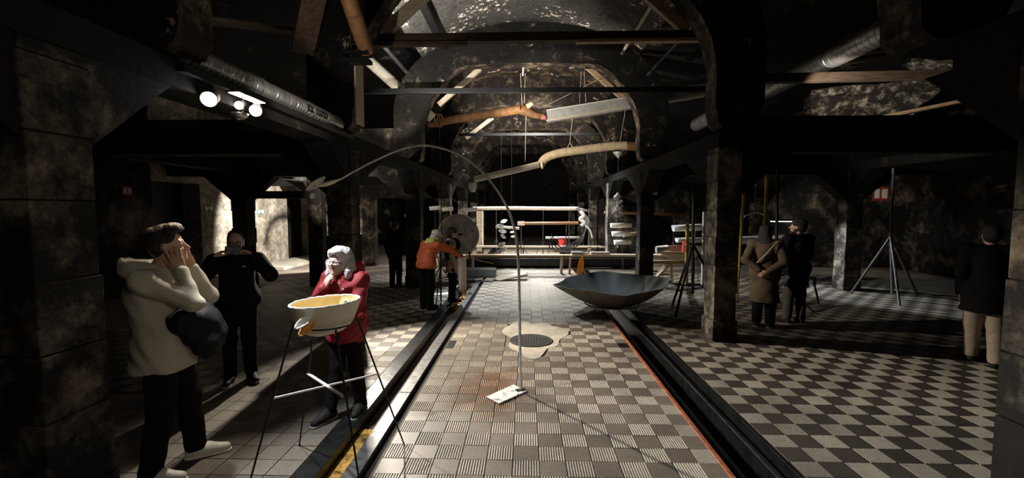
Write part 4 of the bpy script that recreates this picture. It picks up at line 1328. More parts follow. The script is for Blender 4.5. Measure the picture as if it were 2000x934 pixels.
run = [((.05, .12), (.34, .88)), ((.66, .12), (.95, .88)), ((.40, .55), (.60, .72)), ((.36, .3), (.46, .55)), ((.52, .3), (.62, .55)), ((.46, .74), (.54, .9))]
sign('exit_sign', 'small green and white exit sign on the brightly lit wall', -8.80, 14.45, 1.84, .40, .17, mat['sign_green'], run)
sign('exit_sign', 'small dim exit sign on the wall above the photographer', -8.80, 12.05, 1.94, .34, .17, mat['sign_green'], run)
sign('fire_sign', 'red fire equipment sign on the sooty wall behind the hooded man', -8.80, 9.55, 2.32, .24, .2, mat['sign_red'], [((.1, .2), (.45, .8)), ((.55, .2), (.9, .8))])
o = thing('fire_sign', 'red fire equipment sign on the partition behind the tall tripod', 'sign', (11.2, 14.98, 2.2))
G().box((11.4, 14.975, 2.2), (11.9, 14.99, 2.65)).build('plate', mat['sign_red'], o)
G().box((11.45, 14.965, 2.28), (11.6, 14.975, 2.58)).build('pictogram', mat['white'], o)
G().box((11.68, 14.965, 2.28), (11.85, 14.975, 2.58)).build('pictogram', mat['white'], o)
tag(G().box((-2.93, 10.615, 1.73), (-2.895, 10.628, 1.80)).build('label_card', mat['white']), 'tiny white card on the third pillar above the orange jacket', 'card')
tag(G().box((3.0, 10.60, 2.25), (3.1, 10.62, 2.42)).build('wall_bracket', mat['white']), 'small white bracket on the third pillar of the trough row', 'bracket')
# dark notch with loose stones beside the red edge
tag(G().prism([(1.30, 6.02, -.0112), (1.455, 6.02, -.0112), (1.455, 6.32, -.0112), (1.27, 6.32, -.0112)], (0, 0, .003)).build('pit', mat['dark']), 'small black pit in the tiles beside the red trough edge', 'pit')
tag(G().box((-1.10, 5.95, -.0112), (-1.0, 6.3, .003)).build('pit', mat['dark']), 'small black pit in the tiles beside the rail trench', 'pit')

# unseen hoop added near the wall spotlight, casts the arch shadow on its wall
hp = thing('shadow_hoop', 'added dark hoop, unseen, shaping the arched shadow by the wall spotlight', 'hose', (-5.32, 12.9, 2.2))
hl_ = Vector((-5.0, 12.6, 2.5))
hd_ = (Vector((-8.8, 16.1, .40)) - hl_).normalized()
hx_ = hd_.cross(Vector((0, 0, 1))).normalized(); hy_ = hx_.cross(hd_)
hc_ = hl_ + hd_ * .55
G().tube([hc_ + hx_ * .125 * math.cos(a) + hy_ * .125 * math.sin(a) for a in np.linspace(-.15, PI + .15, 30)], .0155, 8).build('hoop', mat['dark'], hp, smooth=True)
G().tube([hc_ + hy_ * .12, hc_ + hy_ * .12 + Vector((0, 0, 3.70))], .002, 5).build('wire', mat['dark'], hp)


# ================================================================ PEOPLE
def surface_net(F, xs, ys, zs):
    """quads of the zero level of F sampled on the (uneven) grid xs, ys, zs"""
    nx, ny, nz = F.shape
    ins = F < 0
    c = np.zeros((nx - 1, ny - 1, nz - 1), np.int8)
    for i in (0, 1):
        for j in (0, 1):
            for k in (0, 1):
                c += ins[i:nx - 1 + i, j:ny - 1 + j, k:nz - 1 + k]
    I, J, K = np.nonzero((c > 0) & (c < 8))
    idx = -np.ones(c.shape, np.int64)
    idx[I, J, K] = np.arange(len(I))
    P = np.zeros((len(I), 3))
    W = np.zeros(len(I))
    for ax in range(3):
        for u in (0, 1):
            for w in (0, 1):
                o = [0, 0, 0]
                b = [(ax + 1) % 3, (ax + 2) % 3]
                o[b[0]], o[b[1]] = u, w
                a0 = (I + o[0], J + o[1], K + o[2])
                o[ax] = 1
                a1 = (I + o[0], J + o[1], K + o[2])
                f0, f1 = F[a0], F[a1]
                m = (f0 < 0) != (f1 < 0)
                t = np.where(m, f0 / np.where(m, f0 - f1, 1), 0)
                p0 = np.stack([xs[a0[0]], ys[a0[1]], zs[a0[2]]], 1)
                p1 = np.stack([xs[a1[0]], ys[a1[1]], zs[a1[2]]], 1)
                P += (p0 + (p1 - p0) * t[:, None]) * m[:, None]
                W += m
    P /= W[:, None]
    faces = []
    for ax in range(3):
        b, d = (ax + 1) % 3, (ax + 2) % 3
        sl0 = [slice(None)] * 3
        sl1 = [slice(None)] * 3
        sl0[ax] = slice(0, -1); sl1[ax] = slice(1, None)
        ch = ins[tuple(sl0)] != ins[tuple(sl1)]
        e = np.array(np.nonzero(ch))
        ok = (e[b] > 0) & (e[d] > 0) & (e[b] < F.shape[b] - 1) & (e[d] < F.shape[d] - 1)
        e = e[:, ok]
        flip = ~ins[tuple(e)]
        q = []
        for u, w in ((-1, -1), (0, -1), (0, 0), (-1, 0)):
            k = e.copy()
            k[b] += u; k[d] += w
            q.append(idx[tuple(k)])
        q = np.stack(q, 1)
        q[flip] = q[flip][:, ::-1]
        faces.append(q)
    return P, np.concatenate(faces)


class Body:
    """smooth union of tapered limbs and ellipsoids"""
    def __init__(s, k=.02):
        s.prims, s.k = [], k

    def cone(s, a, b, ra, rb, k=None, flat=None):
        s.prims.append(('c', np.array(a, float), np.array(b, float), ra, rb, s.k if k is None else k, 1, flat))
        return s

    def chain(s, pts, rs, k=None):
        for i in range(len(pts) - 1):
            s.cone(pts[i], pts[i + 1], rs[i], rs[i + 1], k)
        return s

    def ell(s, c, r, R=None, k=None, sub=False):
        s.prims.append(('e', np.array(c, float), np.array(r, float), np.eye(3) if R is None else np.array(R, float), None, s.k if k is None else k, -1 if sub else 1, None))
        return s

    def cut(s, p, n):
        """remove the side of the plane that n points to"""
        s.prims.append(('p', np.array(p, float), np.array(n, float) / np.linalg.norm(n), None, None, 0, -2, None))
        return s

    def mesh(s, h, fine=None, wrinkle=None):
        lo, hi = np.full(3, 9.), np.full(3, -9.)
        for t in s.prims:
            if t[6] != 1:
                continue
            if t[0] == 'c':
                for p, r in ((t[1], t[3]), (t[2], t[4])):
                    lo, hi = np.minimum(lo, p - r), np.maximum(hi, p + r)
            else:
                r = max(t[2])
                lo, hi = np.minimum(lo, t[1] - r), np.maximum(hi, t[1] + r)
        lo -= .03; hi += .03

        def axis(i):
            out, x = [], lo[i]
            while x < hi[i] + h:
                out.append(x)
                x += fine[3] if fine and i == 2 and fine[0] <= x <= fine[1] else (fine[2] if fine and i < 2 else h)
            return np.array(out)
        xs, ys, zs = axis(0), axis(1), axis(2)
        F = np.full((len(xs), len(ys), len(zs)), .5, np.float32)
        for t in s.prims:
            k = t[5]
            if t[0] == 'p':
                d = ((xs[:, None, None] - t[1][0]) * t[2][0] + (ys[None, :, None] - t[1][1]) * t[2][1] + (zs[None, None, :] - t[1][2]) * t[2][2])
                F = np.maximum(F, d.astype(np.float32))
                continue
            if t[0] == 'c':
                l = np.minimum(t[1] - t[3], t[2] - t[4]) - .05 - k
                u = np.maximum(t[1] + t[3], t[2] + t[4]) + .05 + k
            else:
                r = max(t[2])
                l, u = t[1] - r - .05 - k, t[1] + r + .05 + k
            a = [np.searchsorted(q, l[i]) for i, q in enumerate((xs, ys, zs))]
            b = [np.searchsorted(q, u[i]) for i, q in enumerate((xs, ys, zs))]
            X = xs[a[0]:b[0], None, None]; Y = ys[None, a[1]:b[1], None]; Z = zs[None, None, a[2]:b[2]]
            if t[0] == 'c':
                p, q, ra, rb, fl = t[1], t[2], t[3], t[4], t[7]
                d = q - p
                L2 = max(d @ d, 1e-9)
                px, py, pz = X - p[0], Y - p[1], Z - p[2]
                h_ = np.clip((px * d[0] + py * d[1] + pz * d[2]) / L2, 0, 1)
                vx, vy, vz = px - d[0] * h_, py - d[1] * h_, pz - d[2] * h_
                if fl is not None:                       # flattened along fl
                    n, f = np.array(fl[0], float), fl[1]
                    w = (vx * n[0] + vy * n[1] + vz * n[2]) * (f - 1)
                    vx, vy, vz = vx + w * n[0], vy + w * n[1], vz + w * n[2]
                D = np.sqrt(vx * vx + vy * vy + vz * vz) - (ra + (rb - ra) * h_)
            else:
                c, r, R = t[1], t[2], t[3]
                px, py, pz = X - c[0], Y - c[1], Z - c[2]
                q = [(px * R[i][0] + py * R[i][1] + pz * R[i][2]) / r[i] for i in range(3)]
                n = np.sqrt(q[0] ** 2 + q[1] ** 2 + q[2] ** 2)
                g = np.sqrt((q[0] / r[0]) ** 2 + (q[1] / r[1]) ** 2 + (q[2] / r[2]) ** 2) + 1e-6
                D = n * (n - 1) / g
            D = D.astype(np.float32)
            S_ = F[a[0]:b[0], a[1]:b[1], a[2]:b[2]]
            if t[6] == 1:
                e = np.maximum(k - np.abs(S_ - D), 0) / max(k, 1e-6)
                F[a[0]:b[0], a[1]:b[1], a[2]:b[2]] = np.minimum(S_, D) - e * e * k * .25
            else:
                e = np.maximum(k - np.abs(S_ + D), 0) / max(k, 1e-6)
                F[a[0]:b[0], a[1]:b[1], a[2]:b[2]] = np.maximum(S_, -D) + e * e * k * .25
        if wrinkle:
            amp, fx, fz, ph = wrinkle
            X, Y, Z = xs[:, None, None], ys[None, :, None], zs[None, None, :]
            w = np.sin(fz * Z + 6 * np.sin(fx * X + ph) + 4 * np.sin(fx * Y)) * np.sin(fx * 1.3 * X + fx * Y * .8 + 7 * Z) + .6 * np.sin(fz * 1.9 * (Z + .6 * X - .4 * Y) + ph)
            F += (amp * w).astype(np.float32)
        F[0] = F[-1] = .5; F[:, 0] = F[:, -1] = .5; F[:, :, 0] = F[:, :, -1] = .5
        return surface_net(F, xs, ys, zs)


def rotz(a):
    return np.array([[math.cos(a), -math.sin(a), 0], [math.sin(a), math.cos(a), 0], [0, 0, 1.]])


def roty(a):
    return np.array([[math.cos(a), 0, math.sin(a)], [0, 1, 0], [-math.sin(a), 0, math.cos(a)]])


def rotx(a):
    return np.array([[1, 0, 0], [0, math.cos(a), -math.sin(a)], [0, math.sin(a), math.cos(a)]])


def unit(v):
    v = np.array(v, float)
    return v / np.linalg.norm(v)


def head_frame(yaw, pitch, roll=0.):
    """columns: forward, left, up of the head; yaw left positive, pitch up positive"""
    return rotz(yaw) @ roty(-pitch) @ rotx(roll)


def add_head(B, c, Rm, s=1.0, old=False):
    """skull, face, ears; c is the middle of the head, eyes at half height"""
    c = np.array(c, float)

    def w(p):
        return c + Rm @ (np.array(p, float) * s)
    Ri = Rm.T
    e = lambda p, r, k=.012, sub=False: B.ell(w(p), np.array(r) * s, Ri, k, sub)
    e((-.012, 0, .035), (.096, .074, .088), .02)
    e((-.035, 0, .015), (.078, .070, .075), .02)
    e((.030, 0, -.040), (.060, .058, .080), .03)            # face
    e((.040, 0, -.082), (.046, .042, .034), .025)           # jaw
    e((.074, 0, -.104), (.018, .022, .016), .02)            # chin
    B.cone(w((.074, -.034, .022)), w((.074, .034, .022)), .013 * s, .013 * s, .015)   # brow
    for sd in (-1, 1):
        e((.062, .040 * sd, -.030), (.026, .020, .018), .02)     # cheek
        e((.098, .031 * sd, .0), (.016, .015, .010), .012, True)  # socket
        e((.079, .031 * sd, .0), (.0135, .0145, .0125), .004)      # lids round the eye
        e((-.004, .074 * sd, -.008), (.020, .010, .032), .006)    # ear
        e((.006, .082 * sd, -.004), (.010, .006, .018), .005, True)
    B.cone(w((.086, 0, .012)), w((.112, 0, -.030)), .0085 * s, .0125 * s, .010)       # nose
    for sd in (-1, 1):
        e((.099, .011 * sd, -.034), (.010, .0075, .007), .006)
    B.cone(w((.086, -.017, -.067)), w((.086, .017, -.067)), .0060 * s, .0060 * s, .008)
    B.cone(w((.085, -.014, -.0785)), w((.085, .014, -.0785)), .0066 * s, .0066 * s, .008)
    e((.096, 0, -.0725), (.010, .021, .0016), .003, True)      # mouth line


def add_hand(B, wrist, d, n, side, curl, s=1.0, spread=.12, thumb=(.55, .5), k=.006):
    """wrist, direction of the fingers, direction the palm faces; side +1 left hand, -1 right; curl per joint (rad) or four of them"""
    wrist, d, n = np.array(wrist, float), unit(d), np.array(n, float)
    n = unit(n - d * (n @ d))
    lat = np.cross(n, d) * side                     # towards the thumb
    if not hasattr(curl, '__len__'):
        curl = [curl] * 4
    B.cone(wrist, wrist + d * .045 * s, .027 * s, .034 * s, .02, (n, 1.75))
    B.cone(wrist + d * .035 * s + lat * .012 * s, wrist + d * .082 * s + lat * .016 * s, .030 * s, .026 * s, .012, (n, 1.9))
    B.cone(wrist + d * .035 * s - lat * .012 * s, wrist + d * .076 * s - lat * .018 * s, .028 * s, .023 * s, .012, (n, 1.9))
    for i in range(4):
        off = (1.5 - i)
        p = wrist + d * (.086 - .004 * abs(off - .5) ** 1.5) * s + lat * off * .0195 * s
        dd = unit(d + lat * off * spread)
        L = [(.042, .026, .021), (.046, .029, .022), (.043, .027, .021), (.034, .021, .018)][i]
        r = [.0092, .0095, .0090, .0080][i] * s
        ang = 0
        nn = n - dd * (n @ dd)
        B.cone(p - dd * .02 * s, p, r * 1.15, r * 1.08, .008)
        for j in range(3):
            ang += curl[i] * (.8, 1.1, .7)[j]
            v = dd * math.cos(ang) + nn * math.sin(ang)
            q = p + v * L[j] * s
            B.cone(p, q, r * (1.06 - .08 * j), r * (1.0 - .08 * j), .0035)
            p = q
    p = wrist + d * .022 * s + lat * .026 * s + n * .006 * s
    v = unit(d * (1 - thumb[0]) + lat * thumb[0] + n * .25)
    q = p + v * .042 * s
    B.cone(p, q, .0155 * s, .0115 * s, .012)
    v = unit(v + d * thumb[1] * .5 + n * thumb[1] * .6)
    p, q = q, q + v * .030 * s
    B.cone(p, q, .0108 * s, .0098 * s, .005)
    v = unit(v + d * thumb[1] * .3 + n * thumb[1] * .4)
    B.cone(q, q + v * .024 * s, .0098 * s, .0080 * s, .005)


def skinmat(name, c, lip=None):
    m, N, L, b = nt(name)
    pos = geo_pos(N)
    f = noise(N, L, pos, 26, 4)
    L.new(ramp(N, L, f, [(.3, tuple(x * .86 for x in c)), (.7, tuple(min(1, x * 1.08) for x in c))]), b.inputs['Base Color'])
    b.inputs['Roughness'].default_value = .5
    b.inputs['Subsurface Weight'].default_value = .08
    b.inputs['Subsurface Radius'].default_value = (.01, .004, .002)
    return m


mat['skin'] = skinmat('skin', (.56, .34, .245))
mat['skin_old'] = skinmat('skin_fair', (.52, .33, .25))
mat['lip'] = skinmat('lips', (.42, .16, .13))
mat['eye_white'] = M('eye_white', (.75, .73, .70), .3, 0, .05, 8, 0)
mat['iris'] = M('iris', (.045, .03, .02), .2, 0, .1, 8, 0)
mat['hair_dark'] = M('dark_hair', (.018, .012, .008), .55, 0, .6, 60, .8, stretch=(3, 3, 1))
mat['hair_brown'] = M('brown_hair', (.014, .010, .007), .5, 0, .7, 60, .9, stretch=(3, 3, 1))
mat['hair_white'] = M('white_hair', (.68, .66, .66), .5, 0, .35, 50, .9, stretch=(3, 3, .7))
mat['hoodie'] = M('cream_fleece', (.50, .455, .355), .95, 0, .12, 90, .4)
mat['black_cloth'] = M('black_cloth', (.008, .0075, .008), .9, 0, .3, 40, .3, .12)
mat['black_puffer'] = M('black_nylon', (.009, .009, .010), .7, 0, .3, 30, .3, .25)
mat['red_coat'] = M('red_coat_cloth', (.27, .011, .017), .7, 0, .2, 50, .3)
mat['orange_coat'] = M('orange_coat_cloth', (.56, .115, .03), .6, 0, .18, 40, .3)
mat['olive_coat'] = M('olive_wool', (.11, .078, .045), .9, 0, .2, 60, .3)
mat['dark_coat'] = M('dark_wool', (.009, .009, .011), .9, 0, .2, 60, .3, .12)
mat['jeans'] = M('dark_jeans', (.06, .055, .05), .85, 0, .3, 60, .2)
mat['beige'] = M('beige_cloth', (.40, .33, .24), .85, 0, .15, 50, .2)
mat['shoe_white'] = M('white_leather', (.72, .68, .60), .5, 0, .1, 20, .1)
mat['shoe_dark'] = M('dark_leather', (.018, .016, .015), .7, 0, .3, 20, .1, .25)
mat['cap_white'] = M('pale_cap', (.66, .64, .56), .8, 0, .12, 30, .2)
mat['lime'] = M('lime_cloth', (.62, .62, .20), .8, 0, .12, 30, .2)


class Person:
    def __init__(s, name, label, loc, yaw, height=1.7, group=None):
        """loc: floor point under the pelvis; yaw: world direction the body faces (0 = +X)"""
        s.label, s.loc, s.R, s.group = label, np.array(loc, float), rotz(yaw), group
        s.k = height / 1.75
        s.kids = []
        s.name = name
        k = s.k
        s.J = dict(pelvis=(0, 0, .96 * k), chest=(.0, 0, 1.30 * k), neck=(-.005, 0, 1.48 * k), head=(.025, 0, 1.625 * k))
        for sd, q in (('l', 1), ('r', -1)):
            s.J['sh' + sd] = (-.01, .185 * k * q, 1.425 * k)
            s.J['el' + sd] = (-.03, .225 * k * q, 1.13 * k)
            s.J['wr' + sd] = (.03, .235 * k * q, .88 * k)
            s.J['hip' + sd] = (0, .085 * k * q, .92 * k)
            s.J['kn' + sd] = (.02, .095 * k * q, .50 * k)
            s.J['an' + sd] = (-.01, .10 * k * q, .085 * k)
            s.J['toe' + sd] = (.155 * k, .125 * k * q, .03)
        s.head_R = np.eye(3)
        s.hands = {}

    def set(s, **kw):
        for a, b in kw.items():
            s.J[a] = tuple(b)
        return s

    def j(s, n):
        return np.array(s.J[n], float)

    def place(s, name, PF, m, parent=None, smooth=True, mi=None):
        P, Fc = PF
        W = P @ s.R.T + s.loc
        base = s.loc if parent is None else np.array(WORLD[parent.name])
        if len(Fc) == 0:
            return None
        me = bpy.data.meshes.new(name)
        me.from_pydata((W - base).tolist(), [], Fc.tolist())
        mats = m if isinstance(m, (list, tuple)) else [m]
        for x in mats:
            me.materials.append(x)
        if mi is not None:
            me.polygons.foreach_set('material_index', mi.astype(np.int32))
        me.polygons.foreach_set('use_smooth', np.ones(len(Fc), dtype=bool))
        me.update()
        o = bpy.data.objects.new(name, me)
        col.objects.link(o)
        if parent is not None:
            o.parent = parent
            o.location = Vector(base) - WORLD[parent.name]
        else:
            o.location = base
        WORLD[o.name] = Vector(base)
        return o

    def body(s, skin, h=.012, fine=None, eyes=True, headscale=1.0):
        k = s.k
        B = Body(.03)
        j = s.j
        B.cone(j('pelvis'), j('chest'), .115 * k, .125 * k, .06)
        up = unit(j('neck') - j('chest'))
        B.cone(j('chest') + up * .02, j('chest') + up * .09, .125 * k, .09 * k, .05)
        B.cone(j('shl'), j('shr'), .055 * k, .055 * k, .05)
        B.cone(j('neck') - up * .05 * k, j('head') - s.head_R @ np.array([.02, 0, .06]), .060 * k, .052 * k, .02)
        for q in 'lr':
            B.chain([j('sh' + q), j('el' + q), j('wr' + q)], [.052 * k, .040 * k, .026 * k], .02)
            B.chain([j('hip' + q), j('kn' + q), j('an' + q)], [.088 * k, .056 * k, .040 * k], .03)
            B.cone(j('an' + q), j('toe' + q), .036, .026, .02)
        add_head(B, j('head'), s.head_R, headscale)
        for q, (d, n, curl, kw) in s.hands.items():
            add_hand(B, j('wr' + q), d, n, 1 if q == 'l' else -1, curl, k * kw.pop('s', 1.0), **kw)
        P, Fc = B.mesh(h, fine)
        cen = P[Fc].mean(1)
        q = (cen - j('head')) @ s.head_R / headscale            # head coordinates
        lips = (q[:, 0] > .0855) & (np.abs(q[:, 1]) < .021) & (q[:, 2] < -.062) & (q[:, 2] > -.0845)
        o = s.place(s.name, (P, Fc), [skin, mat['lip']], None, mi=lips)
        tag(o, s.label, 'person', s.group)
        s.root = o
        if eyes:
            for sd in (-1, 1):
                e = Body(.002)
                c = j('head') + s.head_R @ (np.array([.0805, .031 * sd, .0]) * headscale)
                e.ell(c, np.array((.0130, .0120, .0085)) * headscale, s.head_R.T)
                ob = s.place('eye', e.mesh(.0022), mat['eye_white'], o)
                e = Body(.002)
                e.ell(c + s.head_R @ (np.array([.0100, .0, .0005]) * headscale), np.array((.0045, .0058, .0058)) * headscale, s.head_R.T)
                s.place('iris', e.mesh(.0014), mat['iris'], ob)
                e = Body(.002)
                a, b_ = (np.array([.0885, .016 * sd, .0225]), np.array([.0775, .045 * sd, .0235]))
                e.cone(j('head') + s.head_R @ (a * headscale), j('head') + s.head_R @ (b_ * headscale), .0045, .0030)
                s.place('eyebrow', e.mesh(.002), s.hairmat, o)
        return o

    def trousers(s, m, h=.012, loose=1.0, wr=.0025, hem=.07):
        k, j = s.k, s.j
        B = Body(.03)
        B.cone(j('pelvis') + np.array([0, 0, .05]), j('pelvis') - np.array([0, 0, .04]), .130 * k, .135 * k, .05, ((1, 0, 0), 1.15))
        for q in 'lr':
            B.chain([j('hip' + q), j('kn' + q), j('an' + q) + np.array([0, 0, -.02])], [.105 * k * loose, .078 * k * loose, .066 * k * loose], .03)
        B.cut((0, 0, hem), (0, 0, -1)).cut((0, 0, j('pelvis')[2] + .09), (0, 0, 1))
        return s.place('trousers', B.mesh(h, None, (wr, 9, 22, 1.0)), m, s.root)

    def shoes(s, m, h=.009, sole=None):
        for q in 'lr':
            a, t = s.j('an' + q), s.j('toe' + q)
            d = unit((t - a) * np.array([1, 1, 0]))
            fl = np.array([a[0], a[1], 0])
            lift = max(0, a[2] - .09 * s.k)
            B = Body(.03)
            heel = fl - d * .035 + np.array([0, 0, .045 + lift])
            toe = fl + d * .185 * s.k + np.array([0, 0, .036])
            B.cone(heel, fl + d * .07 + np.array([0, 0, .050 + lift * .6]), .043, .047)
            B.cone(fl + d * .07 + np.array([0, 0, .046 + lift * .6]), toe, .047, .034)
            B.cone(fl + np.array([0, 0, .055 + lift]), fl + np.array([0, 0, .105 + lift]), .046, .045)
            B.cut((0, 0, .006), (0, 0, -1)).cut((0, 0, .125 + lift), (0, 0, 1))
            o = s.place('shoe', B.mesh(h), m, s.root)
            if sole:
                B = Body(.02)
                B.cone(heel * np.array([1, 1, 0]) + np.array([0, 0, .012]), toe * np.array([1, 1, 0]) + np.array([0, 0, .012]), .050, .040)
                B.cut((0, 0, .001), (0, 0, -1)).cut((0, 0, .020), (0, 0, 1))
                s.place('sole', B.mesh(h), sole, o)

    def coat(s, m, hem, name='jacket', h=.011, fat=1.0, sleeve=1.0, flare=.0, wr=(.004, 10, 26, 0.), collar=.05, belly=0., cuff=None, front=0.):
        k, j = s.k, s.j
        B = Body(.05)
        pel, che = j('pelvis'), j('chest')
        B.cone(che + np.array([0, 0, .0]), pel, (.158 + .012 * belly) * k * fat, (.150 + .03 * belly) * k * fat, .05, (unit((1, 0, 0)), 1.22))
        if hem < pel[2] - .03:
            B.cone(pel, (pel[0] + front, pel[1], hem), (.152 + .03 * belly) * k * fat, (.165 + flare) * k * fat, .05, (unit((1, 0, 0)), 1.18))
            B.cone(j('hipl') + np.array([0, .01, .02]), j('hipr') + np.array([0, -.01, .02]), .128 * k * fat, .128 * k * fat, .06)
        up = unit(j('neck') - che)
        B.cone(che + up * .04, che + up * .11, .145 * k * fat, .105 * k * fat, .05)
        B.cone(j('shl'), j('shr'), .074 * k * fat, .074 * k * fat, .05)
        B.cone(j('neck') - up * .06, j('neck') + up * collar * .3, .088 * k, .078 * k, .03)
        for q in 'lr':
            B.chain([j('sh' + q), j('el' + q)], [.080 * k * sleeve, .066 * k * sleeve], .03)
            w = j('wr' + q)
            e = j('el' + q)
            B.cone(e, w - unit(w - e) * .012, .064 * k * sleeve, (cuff or .044) * k * sleeve, .025)
        B.cut((0, 0, hem), (0, 0, -1))
        nk = j('neck') + up * collar
        B.cut(nk, unit(up + np.array([-.15, 0, 0])))
        return s.place(name, B.mesh(h, None, wr), m, s.root)


def hair_cap(p, m, pieces, h=.007, cuts=(), name='hair', wr=(.0022, 60, 70, 0.), s=1.0):
    """pieces in head coordinates: (centre, radii)"""
    B = Body(.015)
    c = p.j('head')
    for q, r in pieces:
        B.ell(c + p.head_R @ (np.array(q) * s), np.array(r) * s, p.head_R.T)
    for q, n in cuts:
        B.ell(c + p.head_R @ (np.array(q) * s), np.array(n) * s, p.head_R.T, .006, True)
    return p.place(name, B.mesh(h, None, wr), m, p.root)


# ---------------------------------------------------------------- man in the cream hoodie, cheek in both hands
p = Person('person', 'young man in a cream hoodie and black trousers holding his cheeks in both hands', (-2.575, 3.04, 0), 0.40, 1.80)
p.hairmat = mat['hair_dark']
p.set(pelvis=(-.02, 0, .98), chest=(-.06, 0, 1.31), neck=(-.045, 0, 1.485), head=(.045, .0, 1.640),
      shl=(-.05, .195, 1.42), shr=(-.05, -.195, 1.42), elr=(.215, -.165, 1.255), ell=(.235, .15, 1.245), wrr=(.135, -.095, 1.475), wrl=(.150, .085, 1.475),
      hipr=(0, -.10, .94), hipl=(0, .10, .94), knr=(-.01, -.12, .52), knl=(.075, .13, .52), anr=(-.085, -.14, .09), anl=(.11, .15, .09), toer=(.06, -.17, .03), toel=(.29, .17, .03))
p.head_R = head_frame(.06, .16)
p.hands = {'r': ((-.30, .12, .95), (-.25, .95, -.1), .10, dict(spread=.10, thumb=(.35, .2), s=.98)), 'l': ((-.30, -.12, .95), (-.2, -.95, -.1), .10, dict(spread=.10, thumb=(.35, .2), s=.98))}
p.body(mat['skin'], .012, (1.40, 1.80, .0052, .0045))
hair_cap(p, p.hairmat, [((-.018, 0, .060), (.104, .084, .084)), ((-.055, 0, .010), (.070, .078, .085)), ((.035, 0, .112), (.075, .066, .040)), ((.070, .0, .108), (.036, .055, .024))], .006,
         [((.095, 0, .02), (.070, .075, .080)), ((.06, .08, -.03), (.055, .03, .06)), ((.06, -.08, -.03), (.055, .03, .06)), ((0, 0, -.12), (.14, .14, .075))])
G_ = [((-.045, 0, .128), (.07, .058, .022)), ((.0, .01, .140), (.06, .052, .020)), ((.045, -.01, .140), (.045, .05, .020)), ((.075, .0, .130), (.026, .046, .018))]
hair_cap(p, M('hair_top_lit', (.32, .24, .15), .5, 0, .5, 60, .9), G_, .006, (), 'hair_top', (.006, 90, 60, .5))  # lighter caps paint the lamp highlight on top of the dark hair
hd = p.coat(mat['hoodie'], .79, 'hoodie', .009, 1.10, 0.93, .045, wr=(.0055, 9, 24, .4), collar=.015, belly=.7, cuff=.047)
B = Body(.03)                                                # hood lying on the back, open at the top
B.ell((-.145, 0, 1.490), (.100, .140, .085), roty(.15)).ell((-.09, 0, 1.485), (.11, .135, .060), roty(.2)).cone((-.205, -.05, 1.545), (-.205, .05, 1.545), .028, .028, .04)
B.ell((-.125, 0, 1.580), (.085, .100, .055), roty(.15), .02, True).ell((.02, 0, 1.60), (.125, .085, .12), None, .02, True)
p.place('hood', B.mesh(.008, None, (.003, 12, 26, 0)), mat['hoodie'], hd)
B = Body(.01)
B.cone((-.02, 0, .80), (-.02, 0, .802), .196, .196, .01, ((1, 0, 0), 1.16)).cut((0, 0, .825), (0, 0, 1)).cut((0, 0, .768), (0, 0, -1))
p.place('waistband', B.mesh(.009, None, (.001, 60, 10, 0)), mat['hoodie'], hd)
for q in 'lr':
    w, e = p.j('wr' + q), p.j('el' + q)
    d = unit(w - e)
    B = Body(.01).cone(w - d * .045, w - d * .008, .046, .043)
    p.place('cuff', B.mesh(.006, None, (.001, 90, 10, 0)), mat['hoodie'], hd)
p.trousers(mat['black_cloth'], .011, 1.05)
p.shoes(mat['shoe_white'], .007, mat['white'])
for q in 'lr':                                              # laces
    a, t = p.j('an' + q), p.j('toe' + q)
    d = unit((t - a) * np.array([1, 1, 0])); r = np.array([-d[1], d[0], 0])
    B = Body(.002)
    for i in range(4):
        c = np.array([a[0], a[1], 0]) + d * (.055 + .026 * i) + np.array([0, 0, .098 - .008 * i])
        B.cone(c - r * .024, c + r * .024, .0045, .0045)
    p.place('laces', B.mesh(.004), mat['beige'], p.root)
# black bundled jacket and bag hugged under the arms
bag = Body(.06)
bag.ell((.215, .02, 1.10), (.105, .17, .12)).ell((.275, -.01, .99), (.100, .15, .15)).ell((.14, -.06, 1.15), (.12, .15, .06)).cone((.12, -.17, 1.10), (.27, -.12, .90), .04, .06)
o = p.place('bundled_jacket', bag.mesh(.011, None, (.007, 12, 26, 1.0)), mat['black_puffer'], None)
tag(o, 'black padded jacket bundled under the arms of the man in the hoodie', 'jacket')

# ---------------------------------------------------------------- woman in the red coat
p = Person('person', 'white-haired woman in glasses and a long red coat with a hand on her chin', (-1.66, 3.98, 0), math.radians(-103), 1.60)
p.hairmat = mat['hair_white']
p.set(pelvis=(0, 0, .88), chest=(.0, 0, 1.17), neck=(0, 0, 1.315), head=(.045, -.02, 1.430),
      shl=(0, .165, 1.265), shr=(0, -.165, 1.265), elr=(.10, -.235, 1.04), ell=(.10, .20, 1.00), wrr=(.200, -.060, 1.225), wrl=(.22, -.02, 1.035),
      hipl=(0, .08, .84), hipr=(0, -.08, .84), knl=(-.02, .085, .46), knr=(.04, -.07, .46), anl=(-.07, .095, .085), anr=(.15, -.085, .085), toel=(.08, .13, .03), toer=(.30, -.11, .03))
p.head_R = head_frame(-.02, .10)
p.hands = {'r': ((-.30, .30, .90), (-.75, .25, -.35), (.55, .75, .85, .9), dict(spread=.05, thumb=(.3, .5), s=1.0)), 'l': ((.2, -.85, .1), (-.9, -.1, 0), .6, dict(s=1.0))}
p.body(mat['skin_old'], .012, (1.18, 1.62, .0055, .0048))
